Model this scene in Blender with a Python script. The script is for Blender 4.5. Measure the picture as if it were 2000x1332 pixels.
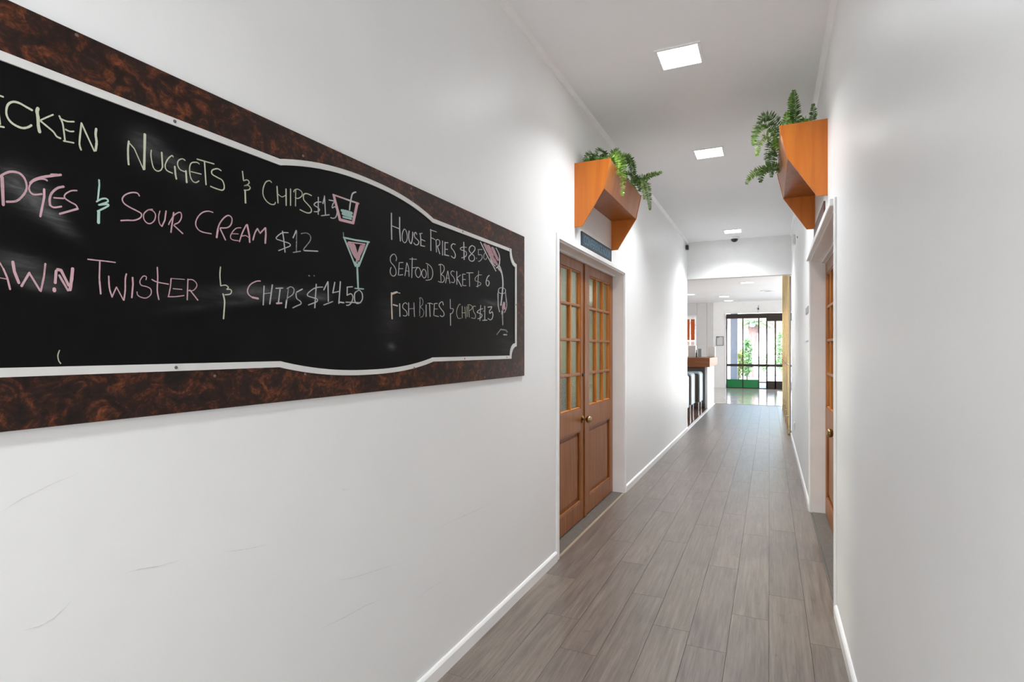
import bpy, math, random
from mathutils import Vector, Matrix
for o in list(bpy.data.objects): bpy.data.objects.remove(o)
SC=bpy.context.scene; COL=SC.collection
R=random.Random(7)

# ------------------------------------------------------------------ camera
FOC=1090.0; TH=math.atan(503/1090.0); EYE=1.35
cd=bpy.data.cameras.new('camera'); cam=bpy.data.objects.new('camera',cd); COL.objects.link(cam)
cam.location=(0,0,EYE); cam.rotation_euler=(math.pi/2,0,TH)
cd.sensor_width=36; cd.lens=FOC/2000*36; cd.shift_y=(682-666)/2000; cd.clip_start=.02; cd.clip_end=300
SC.camera=cam

# ------------------------------------------------------------------ light
LG=dict(up=10,up2=11,lobup=20,ledlamp=18.0,led=21.0,back=60.0,lobr=260.0,lobl=60.0,lled=4.0,out=2.6,conf=160.0)
w=bpy.data.worlds.new('world'); SC.world=w; w.use_nodes=True
wn=w.node_tree; sk=wn.nodes.new('ShaderNodeTexSky'); sk.sky_type='NISHITA'; sk.sun_disc=False
sk.sun_elevation=math.radians(48); sk.sun_rotation=math.radians(200); sk.dust_density=2.0; sk.ozone_density=.6
wn.links.new(sk.outputs[0],wn.nodes['Background'].inputs[0]); wn.nodes['Background'].inputs[1].default_value=.42*LG['out']
def lamp(name,kind,loc,energy,size=None,size_y=None,aim=None,color=(1,1,1),spread=None):
    d=bpy.data.lights.new(name,kind); o=bpy.data.objects.new(name,d); COL.objects.link(o); o.location=loc; d.energy=energy; d.color=color
    if kind=='AREA':
        d.shape='RECTANGLE'; d.size=size; d.size_y=size_y or size
        if spread: d.spread=math.radians(spread)
    if aim is not None: o.rotation_euler=Vector(aim).to_track_quat('-Z','Y').to_euler()
    return o
sun=lamp('sun','SUN',(0,-20,30),4.2*LG['out'],aim=(.35,.75,-.85)); sun.data.angle=math.radians(.6)
# added area light for unseen daylight from the room behind the camera
lamp('daylight_fill','AREA',(.6,-3.9,1.75),LG['back'],3.6,2.3,(0,1,.12),(.97,.985,1))
# added low area lights aimed upward to brighten the ceilings
lamp('ceiling_fill','AREA',(-.45,-3.4,.45),LG['up'],1.5,.8,(0,.80,.62),(1,.985,.96))
lamp('ceiling_fill','AREA',(-.45,-1.3,.30),LG['up2'],1.3,.5,(0,.75,.70),(1,.985,.96))
lamp('ceiling_fill','AREA',(1.2,20.2,.30),LG['lobup'],2.0,.5,(-.3,-.75,.40),(1,.985,.96))
# added area lights that brighten the lobby from its unseen sides
lamp('daylight_fill','AREA',(3.85,15.5,1.6),LG['lobr'],6.5,2.0,(-1,0,-.05),(.97,.99,1))
lamp('daylight_fill','AREA',(-6.85,15.5,1.6),LG['lobl'],6.0,2.0,(1,0,-.05),(.97,.99,1))
vs=SC.view_settings; vs.view_transform='Standard'; vs.look='None'; vs.gamma=1; vs.use_curve_mapping=False; vs.exposure=0.15
try: SC.display_settings.display_device='sRGB'
except Exception: pass

cy=SC.cycles; cy.diffuse_bounces=12; cy.glossy_bounces=5; cy.max_bounces=14; cy.transparent_max_bounces=24; cy.sample_clamp_indirect=6

# ------------------------------------------------------------------ materials
def s2l(c): return tuple(((v/255)/12.92 if v/255<=.04045 else ((v/255+.055)/1.055)**2.4) for v in c)
class NT:
    def __init__(s,name):
        s.m=bpy.data.materials.new(name); s.m.use_nodes=True; s.t=s.m.node_tree; s.b=s.t.nodes['Principled BSDF']; s.out=s.t.nodes['Material Output']
    def n(s,ty,**k):
        x=s.t.nodes.new('ShaderNode'+ty)
        for a,v in k.items():
            if a in x.bl_rna.properties and a not in ('name',): setattr(x,a,v)
            else: x.inputs[a.replace('_',' ')].default_value=v
        return x
    def l(s,a,b): s.t.links.new(a,b)
    def mapp(s,scale=(1,1,1),src='Object',rot=(0,0,0)):
        tc=s.n('TexCoord'); mp=s.n('Mapping'); mp.inputs['Scale'].default_value=scale; mp.inputs['Rotation'].default_value=rot
        s.l(tc.outputs[src],mp.inputs[0]); return mp.outputs[0]
    def pos(s,scale=(1,1,1)):
        g=s.n('NewGeometry'); mp=s.n('Mapping'); mp.inputs['Scale'].default_value=scale; s.l(g.outputs['Position'],mp.inputs[0]); return mp
    def noise(s,vec,scale,detail=4,rough=.5,dist=0):
        x=s.n('TexNoise'); x.inputs['Scale'].default_value=scale; x.inputs['Detail'].default_value=detail; x.inputs['Roughness'].default_value=rough; x.inputs['Distortion'].default_value=dist
        if vec is not None: s.l(vec,x.inputs['Vector'])
        return x.outputs[0]
    def ramp(s,fac,stops):
        r=s.n('ValToRGB'); e=r.color_ramp.elements
        while len(e)<len(stops): e.new(.5)
        for i,(p,c) in enumerate(stops): e[i].position=p; e[i].color=(*c,1) if len(c)==3 else c
        s.l(fac,r.inputs[0]); return r.outputs[0]
    def bump(s,h,strength=.1,dist=.002):
        b=s.n('Bump'); b.inputs['Strength'].default_value=strength; b.inputs['Distance'].default_value=dist; s.l(h,b.inputs['Height']); s.l(b.outputs[0],s.b.inputs['Normal'])
    def math(s,op,a,b=None,c=None):
        x=s.n('Math'); x.operation=op
        for i,v in enumerate((a,b,c)):
            if v is None: continue
            if isinstance(v,(int,float)): x.inputs[i].default_value=v
            else: s.l(v,x.inputs[i])
        return x.outputs[0]
    def mix(s,f,a,b,mode='MIX'):
        x=s.n('Mix'); x.data_type='RGBA'; x.blend_type=mode
        for i,v in ((0,f),(6,a),(7,b)):
            if isinstance(v,(int,float)): x.inputs[i].default_value=v
            elif isinstance(v,tuple): x.inputs[i].default_value=(*v,1) if len(v)==3 else v
            else: s.l(v,x.inputs[i])
        return x.outputs[2]
def simple(name,col,rough=.5,metal=0,var=.06,scale=8,bump=0.0,spec=.5):
    t=NT(name); p=t.pos(); nz=t.noise(p.outputs[0],scale,4)
    c0=tuple(max(0,v*(1-var)) for v in col); c1=tuple(min(1,v*(1+var)) for v in col)
    t.l(t.ramp(nz,[(.3,c0),(.7,c1)]),t.b.inputs['Base Color']); t.b.inputs['Roughness'].default_value=rough; t.b.inputs['Metallic'].default_value=metal
    t.b.inputs['Specular IOR Level'].default_value=spec
    if bump: t.bump(t.noise(p.outputs[0],scale*12,3),bump)
    return t.m
M={}
def paint(name,col,rough,streak=0.0):
    t=NT(name); p=t.pos(); nz=t.noise(p.outputs[0],1.3,5,.6)
    t.l(t.ramp(nz,[(.25,tuple(v*.975 for v in col)),(.75,tuple(min(1,v*1.015) for v in col))]),t.b.inputs['Base Color'])
    p2=t.pos((1,1,.35)); h=t.noise(p2.outputs[0],16,3,.6); f=t.noise(p.outputs[0],170,3,.6)
    hh=t.math('ADD',t.math('MULTIPLY',h,streak),t.math('MULTIPLY',f,.12))
    t.bump(hh,.25,.004)
    rr=t.n('MapRange'); t.l(nz,rr.inputs[0]); rr.inputs[3].default_value=rough-.05; rr.inputs[4].default_value=rough+.08; t.l(rr.outputs[0],t.b.inputs['Roughness'])
    return t.m
M['wall']=paint('white_wall_paint',(.855,.86,.86),.38,.55)
M['ceil']=paint('ceiling_paint',(.92,.925,.935),.6,.15)
M['trim']=simple('white_gloss_trim',(.90,.90,.90),.3,var=.03,scale=5)
M['lobbywall']=simple('lobby_wall_paint',(.78,.775,.77),.55,var=.02)
M['panelgrey']=simple('grey_wall_panel',(.58,.575,.57),.5,var=.02)
def plank_mat():
    t=NT('grey_oak_vinyl'); oi=t.n('ObjectInfo'); g=t.n('NewGeometry')
    rnd=oi.outputs['Random']
    off=t.n('CombineXYZ'); t.l(t.math('MULTIPLY',rnd,37.),off.inputs[0]); t.l(t.math('MULTIPLY',rnd,91.),off.inputs[1])
    add=t.n('VectorMath'); add.operation='ADD'; t.l(g.outputs['Position'],add.inputs[0]); t.l(off.outputs[0],add.inputs[1])
    mp=t.n('Mapping'); mp.inputs['Scale'].default_value=(1,.045,1); t.l(add.outputs[0],mp.inputs[0])
    grain=t.noise(mp.outputs[0],46,7,.66,.45)
    fine=t.noise(mp.outputs[0],260,4,.7)
    mp2=t.n('Mapping'); mp2.inputs['Scale'].default_value=(1,.25,1); t.l(add.outputs[0],mp2.inputs[0])
    big=t.noise(mp2.outputs[0],6.5,4,.6,1.0)
    c=t.ramp(grain,[(.28,s2l((92,82,75))),(.5,s2l((117,106,98))),(.74,s2l((142,131,123)))])
    str_=t.n('Mapping'); str_.inputs['Scale'].default_value=(1,.035,1); t.l(add.outputs[0],str_.inputs[0]); sn=t.noise(str_.outputs[0],75,8,.8,.15)
    c=t.mix(t.math('MULTIPLY',fine,.4),c,s2l((108,97,90)))
    c=t.mix(1.0,c,t.ramp(sn,[(.32,(.70,.695,.69)),(.5,(1,1,1)),(.68,(1.24,1.24,1.23))]),'MULTIPLY')
    kn=t.n('Mapping'); kn.inputs['Scale'].default_value=(1,.4,1); t.l(add.outputs[0],kn.inputs[0]); kv=t.noise(kn.outputs[0],13,3,.5,2.0)
    c=t.mix(1.0,c,t.ramp(kv,[(.22,(.72,.71,.70)),(.34,(1,1,1)),(.7,(1.04,1.04,1.03))]),'MULTIPLY')
    bt=t.ramp(big,[(.25,(.80,.79,.79)),(.5,(1,1,1)),(.8,(1.12,1.11,1.09))])
    c=t.mix(1.0,c,bt,'MULTIPLY')
    tint=t.ramp(rnd,[(0,(.90,.885,.895)),(.3,(1.0,.985,.965)),(.55,(.94,.925,.93)),(.8,(1.05,1.03,1.0)),(1,(.97,.965,.96))])
    c=t.mix(1.0,c,tint,'MULTIPLY')
    t.l(c,t.b.inputs['Base Color'])
    rr=t.n('MapRange'); t.l(grain,rr.inputs[0]); rr.inputs[3].default_value=.25; rr.inputs[4].default_value=.40; t.b.inputs['Specular IOR Level'].default_value=.8; t.l(rr.outputs[0],t.b.inputs['Roughness'])
    t.bump(t.math('ADD',grain,fine),.18,.0012)
    return t.m
M['plank']=plank_mat()
M['sub']=simple('floor_joint',(.15,.135,.125),.8)
def tile_mat(name,ca,cb,rough,spec=.5):
    t=NT(name); oi=t.n('ObjectInfo'); p=t.pos(); nz=t.noise(p.outputs[0],3,5,.6,1)
    c=t.ramp(nz,[(.3,ca),(.7,cb)]); tint=t.ramp(oi.outputs['Random'],[(0,(.93,.93,.93)),(1,(1.05,1.05,1.05))])
    t.l(t.mix(1.0,c,tint,'MULTIPLY'),t.b.inputs['Base Color']); t.b.inputs['Roughness'].default_value=rough; t.b.inputs['Specular IOR Level'].default_value=spec; return t.m
M['tile']=tile_mat('polished_beige_tile',(.40,.37,.34),(.54,.51,.48),.12,.5)
M['redtile']=tile_mat('reddish_brown_tile',(.16,.075,.055),(.24,.12,.09),.12,.6)
def wood(name,ca,cb,cc,rough=.35,axis='Z',scale=1,coat=.0):
    t=NT(name); oi=t.n('ObjectInfo'); g=t.n('NewGeometry')
    off=t.n('CombineXYZ'); t.l(t.math('MULTIPLY',oi.outputs['Random'],3.),off.inputs[0])
    add=t.n('VectorMath'); add.operation='ADD'; t.l(g.outputs['Position'],add.inputs[0]); t.l(off.outputs[0],add.inputs[1])
    mp=t.n('Mapping'); sc=[1,1,1]; sc['XYZ'.index(axis)]=.09; mp.inputs['Scale'].default_value=sc; t.l(add.outputs[0],mp.inputs[0])
    a=t.noise(mp.outputs[0],26*scale,5,.6,.7); b=t.noise(mp.outputs[0],150*scale,3,.6)
    c=t.ramp(a,[(.25,ca),(.5,cb),(.78,cc)]); c=t.mix(t.math('MULTIPLY',b,.25),c,ca)
    t.l(c,t.b.inputs['Base Color']); t.b.inputs['Roughness'].default_value=rough; t.b.inputs['Coat Weight'].default_value=coat; t.b.inputs['Coat Roughness'].default_value=.18
    t.bump(b,.08,.001); return t.m
M['doorwood']=wood('varnished_cedar',s2l((112,62,22)),s2l((146,86,34)),s2l((168,108,50)),.42,'Z',1,.06)
M['muntin']=wood('varnished_pine_muntin',s2l((150,82,24)),s2l((190,112,36)),s2l((212,138,58)),.40,'Z',1,.05)
M['planterfront']=wood('shaded_plywood',s2l((136,74,26)),s2l((160,90,34)),s2l((176,106,46)),.36,'Z',.6,.08)  # same planter wood, weaker light on front and bottom put into the colour
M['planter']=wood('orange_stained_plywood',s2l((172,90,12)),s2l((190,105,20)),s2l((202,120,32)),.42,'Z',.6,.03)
M['counter']=wood('stained_counter_wood',s2l((122,66,24)),s2l((150,86,34)),s2l((172,104,50)),.4,'X',1,.1)
M['blind']=wood('cherry_wood_slat',s2l((170,74,26)),s2l((196,94,38)),s2l((214,120,60)),.45,'X',1)
M['roofdark']=simple('pinkish_roof_tile',(.22,.15,.135),.8,var=.15,scale=4)
def marble():
    t=NT('marbled_brown_laminate'); p=t.mapp((1,.9,1.15),'Object')
    d=t.noise(p,9,4,.6); a=t.noise(p,17,9,.68,1.6); b=t.noise(p,48,6,.65,2.2)
    f=t.math('ADD',t.math('MULTIPLY',a,.58),t.math('ADD',t.math('MULTIPLY',b,.27),t.math('MULTIPLY',d,.15)))
    c=t.ramp(f,[(.40,s2l((16,9,7))),(.50,s2l((40,19,12))),(.57,s2l((88,44,22))),(.65,s2l((140,76,38)))])
    t.l(c,t.b.inputs['Base Color']); t.b.inputs['Roughness'].default_value=.38; t.b.inputs['Specular IOR Level'].default_value=.3; t.bump(b,.08,.001); return t.m
M['marble']=marble()
def board_mat():
    t=NT('chalkboard_black'); g=t.n('NewGeometry'); sp=t.n('SeparateXYZ'); t.l(g.outputs['Position'],sp.inputs[0])
    streak=t.n('Mapping'); streak.inputs['Rotation'].default_value=(math.radians(38),0,0); streak.inputs['Scale'].default_value=(1,5,34); t.l(g.outputs['Position'],streak.inputs[0])
    st=t.noise(streak.outputs[0],1.0,5,.7,.8); cl=t.noise(g.outputs['Position'],7,4,.6,.5)
    tot=None
    # rubbed-out chalk patches: centre y,z, radii, lean, strength
    for (y,z,ry,rz,an,k) in [(.560,1.635,.040,.028,-40,.20),(.590,1.600,.040,.014,-38,.17),(.53,1.655,.02,.02,0,.12),(.765,1.785,.035,.035,0,.13),(.835,1.765,.055,.020,-25,.10),(.572,1.474,.045,.014,-10,.18),
                         (.545,1.50,.05,.02,-15,.12),(1.285,1.508,.03,.012,0,.25),(1.05,1.50,.20,.018,6,.10),(1.00,1.47,.16,.01,10,.06),(1.62,1.47,.06,.09,0,.05),(2.42,1.572,.10,.014,0,.16),(2.60,1.36,.14,.06,5,.05),(1.63,1.36,.02,.012,0,.2)]:
        ca,sa=math.cos(math.radians(an)),math.sin(math.radians(an))
        dy=t.math('SUBTRACT',sp.outputs[1],y); dz=t.math('SUBTRACT',sp.outputs[2],z)
        u=t.math('ADD',t.math('MULTIPLY',dy,ca/ry),t.math('MULTIPLY',dz,sa/ry)); v=t.math('ADD',t.math('MULTIPLY',dy,-sa/rz),t.math('MULTIPLY',dz,ca/rz))
        rr=t.math('ADD',t.math('MULTIPLY',u,u),t.math('MULTIPLY',v,v))
        e=t.math('MULTIPLY',t.math('EXPONENT',t.math('MULTIPLY',rr,-1.1)),k)
        tot=e if tot is None else t.math('ADD',tot,e)
    mk=t.math('MULTIPLY',tot,t.math('MULTIPLY',t.math('POWER',st,2.6),3.2))
    dust=t.math('ADD',mk,t.math('MULTIPLY',t.math('POWER',cl,3),.012))
    dust=t.math('MINIMUM',dust,.6)
    t.l(t.mix(dust,(.0030,.0030,.0032),(.55,.55,.55)),t.b.inputs['Base Color']); t.b.inputs['Roughness'].default_value=.45; t.b.inputs['Specular IOR Level'].default_value=.10
    return t.m
M['board']=board_mat()
def chalk_mat():
    t=NT('chalk'); at=t.n('Attribute'); at.attribute_name='chalk'; g=t.n('NewGeometry')
    nz=t.noise(g.outputs['Position'],340,4,.75); n2=t.noise(g.outputs['Position'],130,3,.6)
    f=t.math('ADD',t.math('MULTIPLY',nz,.7),t.math('MULTIPLY',n2,.3))
    a=t.math('SUBTRACT',t.math('ADD',f,t.math('MULTIPLY',at.outputs['Alpha'],.8)),.60); a=t.math('MULTIPLY',a,2.4)
    c=t.n('Clamp'); t.l(a,c.inputs[0]); al=t.math('MULTIPLY',c.outputs[0],t.math('ADD',t.math('MULTIPLY',at.outputs['Alpha'],.5),.5))
    t.l(at.outputs['Color'],t.b.inputs['Base Color']); t.b.inputs['Roughness'].default_value=.9; t.b.inputs['Specular IOR Level'].default_value=.1
    t.l(al,t.b.inputs['Alpha']); return t.m
M['chalk']=chalk_mat()
M['boardtrim']=simple('white_board_moulding',(.66,.655,.64),.45,var=.03,scale=20)
M['steel']=simple('dull_screw_steel',(.20,.18,.17),.35,.9)
M['brass']=simple('aged_brass',(.36,.24,.10),.22,1,var=.25,scale=20)
M['gold']=simple('polished_gold_tube',(.80,.60,.32),.14,1,var=.05)
M['blackmetal']=simple('black_plastic',(.015,.015,.016),.4)
M['bronze']=simple('dark_bronze_aluminium',(.030,.020,.016),.35,.3,var=.1)
M['greenpanel']=simple('green_kick_panel',s2l((6,116,60)),.3,var=.04)
M['slate']=simple('slate_blue_sign_plate',s2l((38,58,74)),.45,var=.08,scale=40)
M['signletter']=simple('pale_blue_sign_lettering',s2l((98,140,158)),.6,var=.1,scale=60)
M['signbrown']=simple('dark_brown_sign_plate',s2l((84,52,44)),.5)
M['plastic']=simple('white_plastic',(.80,.80,.79),.35,var=.02)
M['paper']=simple('white_paper',(.88,.88,.87),.5,var=.02)
M['greyplastic']=simple('grey_plastic',(.28,.28,.29),.4)
M['thresh']=simple('grey_brown_threshold',(.13,.115,.10),.5,var=.15,scale=30)
M['tan']=simple('tan_strip',(.38,.31,.21),.45)
M['soil']=simple('dark_moss',(.03,.045,.015),.9,var=.4,scale=40)
M['bluevinyl']=simple('pale_blue_vinyl',s2l((196,218,230)),.35,var=.04)
M['brownvinyl']=simple('brown_vinyl',s2l((104,84,66)),.45,var=.08)
M['chrome']=simple('brushed_chrome',(.80,.80,.80),.2,1,var=.03)
M['tealfabric']=simple('dark_teal_fabric',s2l((44,72,74)),.8,var=.1,scale=60)
M['olive']=simple('olive_wall_paint',s2l((150,154,86)),.7,var=.03)
M['carpet']=simple('grey_carpet',(.14,.14,.14),.95,var=.2,scale=200)
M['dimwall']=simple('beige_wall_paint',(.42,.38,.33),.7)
M['concrete']=simple('pale_concrete_paving',(.60,.58,.55),.8,var=.08,scale=1.5,bump=.1)
M['render']=simple('pale_pink_render',(.80,.74,.70),.8,var=.04,scale=2)
M['pillar']=simple('grey_render_pillar',(.42,.42,.46),.8,var=.04,scale=2)
M['bark']=simple('palm_bark',s2l((140,112,106)),.9,var=.25,scale=12,bump=.3)
M['leafout']=simple('shrub_leaf',(.16,.33,.13),.6,var=.35,scale=14)
M['leafyel']=simple('yellow_green_leaf',(.34,.42,.10),.6,var=.3,scale=14)
M['palmleaf']=simple('palm_leaf',(.16,.22,.12),.6,var=.3,scale=8)
M['blueflower']=simple('blue_grey_crown',(.30,.36,.48),.7,var=.3,scale=8)
def leaf_mat(name,ca,cb,cc):
    t=NT(name); p=t.pos(); nz=t.noise(p.outputs[0],55,3,.6)
    t.l(t.ramp(nz,[(.3,ca),(.5,cb),(.72,cc)]),t.b.inputs['Base Color']); t.b.inputs['Roughness'].default_value=.38
    t.b.inputs['Transmission Weight'].default_value=0; t.b.inputs['Subsurface Weight'].default_value=0; return t.m
M['ferndark']=leaf_mat('dark_fern_leaf',s2l((36,62,20)),s2l((64,98,36)),s2l((110,140,70)))
M['fernmid']=leaf_mat('mid_fern_leaf',s2l((58,96,26)),s2l((100,142,48)),s2l((150,182,90)))
M['fernlight']=leaf_mat('light_fern_leaf',s2l((84,128,36)),s2l((134,174,66)),s2l((178,204,104)))
def glass(name,tint=(1,1,1),refl=1.0,rough=0.0):
    t=NT(name); t.t.nodes.remove(t.b)
    tr=t.n('BsdfTransparent'); tr.inputs[0].default_value=(*tint,1); gl=t.n('BsdfGlossy'); gl.inputs['Roughness'].default_value=rough
    fr=t.n('Fresnel'); fr.inputs[0].default_value=1.5; mx=t.n('MixShader'); t.l(t.math('MULTIPLY',fr.outputs[0],refl),mx.inputs[0]); t.l(tr.outputs[0],mx.inputs[1]); t.l(gl.outputs[0],mx.inputs[2]); t.l(mx.outputs[0],t.out.inputs[0]); return t.m
M['glass']=glass('clear_glass',(.97,.98,.97))
M['doorglass']=glass('door_pane_glass',(.90,.93,.84),.55,.01)
def emit(name,col,s):
    t=NT(name); t.b.inputs['Base Color'].default_value=(*col,1); t.b.inputs['Emission Color'].default_value=(*col,1); t.b.inputs['Emission Strength'].default_value=s; return t.m
M['led']=emit('led_diffuser',(.94,.975,1),LG['led'])
M['ledlobby']=emit('led_diffuser_lobby',(1,1,1),LG['lled'])
M['ledroom']=emit('led_diffuser_dim',(1,.97,.9),LG.get('conf',22.0))

# ------------------------------------------------------------------ mesh helpers
class MB:
    def __init__(s): s.v=[]; s.f=[]
    def add(s,vs,fs):
        o=len(s.v); s.v+= [tuple(v) for v in vs]; s.f+= [tuple(i+o for i in f) for f in fs]; return s
    def box(s,x0,x1,y0,y1,z0,z1,c=0):
        if x0>x1:x0,x1=x1,x0
        if y0>y1:y0,y1=y1,y0
        if z0>z1:z0,z1=z1,z0
        if c<=0:
            vs=[(x,y,z) for x in (x0,x1) for y in (y0,y1) for z in (z0,z1)]
            return s.add(vs,[(0,1,3,2),(4,6,7,5),(0,4,5,1),(2,3,7,6),(0,2,6,4),(1,5,7,3)])
        # chamfered box: 24 verts
        vs=[];idx={}
        for ix,x in enumerate((x0,x1)):
            for iy,y in enumerate((y0,y1)):
                for iz,z in enumerate((z0,z1)):
                    sx,sy,sz=(1,-1)[ix],(1,-1)[iy],(1,-1)[iz]
                    for a in range(3):
                        d=[sx*c,sy*c,sz*c]; d[a]=0
                        idx[ix,iy,iz,a]=len(vs); vs.append((x+d[0],y+d[1],z+d[2]))
        fs=[]
        def q(a,fix,order):
            pass
        # faces perpendicular to each axis
        for s_ in (0,1):
            l=[(s_,0,0),(s_,1,0),(s_,1,1),(s_,0,1)]; l=l if s_ else l[::-1]; fs.append(tuple(idx[k+(0,)] for k in l))
            l=[(0,s_,0),(0,s_,1),(1,s_,1),(1,s_,0)]; l=l if s_ else l[::-1]; fs.append(tuple(idx[k+(1,)] for k in l))
            l=[(0,0,s_),(1,0,s_),(1,1,s_),(0,1,s_)]; l=l if s_ else l[::-1]; fs.append(tuple(idx[k+(2,)] for k in l))
        for i in (0,1):
            for j in (0,1):
                fs.append((idx[0,i,j,1],idx[1,i,j,1],idx[1,i,j,2],idx[0,i,j,2]))
                fs.append((idx[i,0,j,0],idx[i,1,j,0],idx[i,1,j,2],idx[i,0,j,2]))
                fs.append((idx[i,j,0,0],idx[i,j,1,0],idx[i,j,1,1],idx[i,j,0,1]))
                for k in (0,1): fs.append((idx[i,j,k,0],idx[i,j,k,1],idx[i,j,k,2]))
        return s.add(vs,fs)
    def prism(s,poly,axis,a,b):
        # poly in the two other axes (order x,y,z without axis)
        n=len(poly); vs=[]
        for t in (a,b):
            for p in poly:
                q=list(p); q.insert(axis,t); vs.append(tuple(q))
        fs=[tuple(range(n))[::-1],tuple(range(n,2*n))]+[(i,(i+1)%n,(i+1)%n+n,i+n) for i in range(n)]
        return s.add(vs,fs)
    def ring(s,outer,inner,axis,a,b):
        n=len(outer); vs=[]
        for t in (a,b):
            for P in (outer,inner):
                for p in P:
                    q=list(p); q.insert(axis,t); vs.append(tuple(q))
        fs=[]
        for i in range(n):
            j=(i+1)%n
            fs+=[(i,i+n,j+n,j),(2*n+i,2*n+j,3*n+j,3*n+i),(i,j,2*n+j,2*n+i),(n+i,3*n+i,3*n+j,n+j)]
        return s.add(vs,fs)
    def tube(s,path,r,n=10,caps=True):
        path=[Vector(p) for p in path]; rs=r if isinstance(r,(list,tuple)) else [r]*len(path)
        o=len(s.v); up=None; vs=[]
        for i,p in enumerate(path):
            d=(path[min(i+1,len(path)-1)]-path[max(i-1,0)]).normalized()
            if up is None: up=Vector((0,0,1)) if abs(d.z)<.9 else Vector((1,0,0))
            a=d.cross(up).normalized(); b=a.cross(d).normalized(); up=b
            for k in range(n):
                t=2*math.pi*k/n; vs.append(p+(a*math.cos(t)+b*math.sin(t))*rs[i])
        fs=[(i*n+k,i*n+(k+1)%n,(i+1)*n+(k+1)%n,(i+1)*n+k) for i in range(len(path)-1) for k in range(n)]
        if caps: fs+=[tuple(range(n))[::-1],tuple((len(path)-1)*n+k for k in range(n))]
        return s.add(vs,fs)
    def lathe(s,prof,c,axis=2,n=20,sgn=1):
        # prof: list of (radius, distance along axis)
        vs=[]
        for r,h in prof:
            for k in range(n):
                t=2*math.pi*k/n; q=[r*math.cos(t),r*math.sin(t)]; q.insert(axis,h*sgn); vs.append((c[0]+q[0],c[1]+q[1],c[2]+q[2]))
        m=len(prof); fs=[(i*n+k,i*n+(k+1)%n,(i+1)*n+(k+1)%n,(i+1)*n+k) for i in range(m-1) for k in range(n)]
        fs+=[tuple(range(n))[::-1],tuple((m-1)*n+k for k in range(n))]
        return s.add(vs,fs)
    def build(s,name,mat,parent=None,smooth=False,flat_angle=None,**k):
        wl=W0(parent)
        if parent is None:
            xs,ys,zs=zip(*s.v); wl=Vector(((min(xs)+max(xs))/2,(min(ys)+max(ys))/2,min(zs)))
        me=bpy.data.meshes.new(name); me.from_pydata([(v[0]-wl.x,v[1]-wl.y,v[2]-wl.z) for v in s.v],[],s.f); me.update()
        import bmesh
        bm=bmesh.new(); bm.from_mesh(me); bmesh.ops.recalc_face_normals(bm,faces=bm.faces); bm.to_mesh(me); bm.free()
        me.materials.append(M[mat] if isinstance(mat,str) else mat)
        if smooth:
            for p in me.polygons: p.use_smooth=True
            if smooth!='all':
                try: me.set_sharp_from_angle(angle=math.radians(35))
                except Exception: pass
        o=bpy.data.objects.new(name,me); COL.objects.link(o)
        if parent is None: o.location=wl; WLOC[o.name]=wl
        else: o.parent=parent; WLOC[o.name]=wl
        tag(o,**k); return o
WLOC={}
def W0(o): return Vector((0,0,0)) if o is None else WLOC[o.name]
def tag(o,label=None,cat=None,group=None,kind=None):
    if label: o['label']=label
    if cat: o['category']=cat
    if group: o['group']=group
    if kind: o['kind']=kind
    return o
def thing(name,loc,label=None,cat=None,group=None,kind=None):
    o=bpy.data.objects.new(name,None); COL.objects.link(o); o.location=loc; o.empty_display_size=.1; WLOC[o.name]=Vector(loc); return tag(o,label,cat,group,kind)
def kids(o): return [c for c in list(bpy.data.objects) if c.parent==o]
def copy_tree(o,parent=None,delta=None,label=None):
    c=o.copy(); COL.objects.link(c)
    if parent is not None: c.parent=parent
    WLOC[c.name]=WLOC[o.name]+(delta or Vector((0,0,0)))
    if parent is None and delta is not None: c.location=o.location+delta
    if label: c['label']=label
    for ch in [x for x in list(bpy.data.objects) if x.parent==o]: copy_tree(ch,c,delta)
    return c
def part_copy(o,dx,dy,dz,parent=None):
    c=o.copy(); COL.objects.link(c); c.location=o.location+Vector((dx,dy,dz)); return c

# ------------------------------------------------------------------ room shell
XL,XR=-1.238,.308; ZC=3.116; T=.15; YB=9.62     # corridor walls, ceiling, its far end
DN,DF=3.386,5.195                                # door openings
H1=2.061; RDN,RDF=3.276,5.232; H2=2.085
b=MB(); b.box(XL-T,XL,-4,DN,0,ZC).box(XL-T,XL,DF,YB,0,ZC).box(XL-T,XL,DN,DF,H1,ZC)
wl=b.build('wall_left','wall',kind='structure')
b=MB(); b.box(XR,XR+T,-.25,RDN,0,ZC).box(XR,XR+T,RDF,YB,0,ZC).box(XR,XR+T,RDN,RDF,H2,ZC)
wr=b.build('wall_right','wall',kind='structure')
MB().box(XL-T,4,-4.2,YB+.15,ZC,ZC+.1).build('ceiling','ceil',kind='structure')
MB().box(XL-T,XR+T,YB,YB+.15,2.508,ZC+.05).build('trim_1','lobbywall',kind='structure',label='white bulkhead across the end of the corridor')
# side room behind the camera
MB().box(-1.4,3.6,-4.15,-4,0,ZC).build('wall_back','wall',kind='structure')
MB().box(3.45,3.6,-4,-.25,0,ZC).build('wall_side','wall',kind='structure')
MB().box(XR+T,3.6,-.25,-.1,0,ZC).build('wall_side_front','wall',kind='structure')
# floor
base=MB().box(XL-.02,XR+.02,-1.2,14.72,-.06,-.004).build('floor','sub',kind='structure')
MB().box(-1.4,3.6,-4.1,-1.2,-.06,0).build('floor_rear','plank',kind='structure')
MB().box(XR,3.6,-1.2,-.1,-.06,-.001).build('floor_side','plank',kind='structure')
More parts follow.
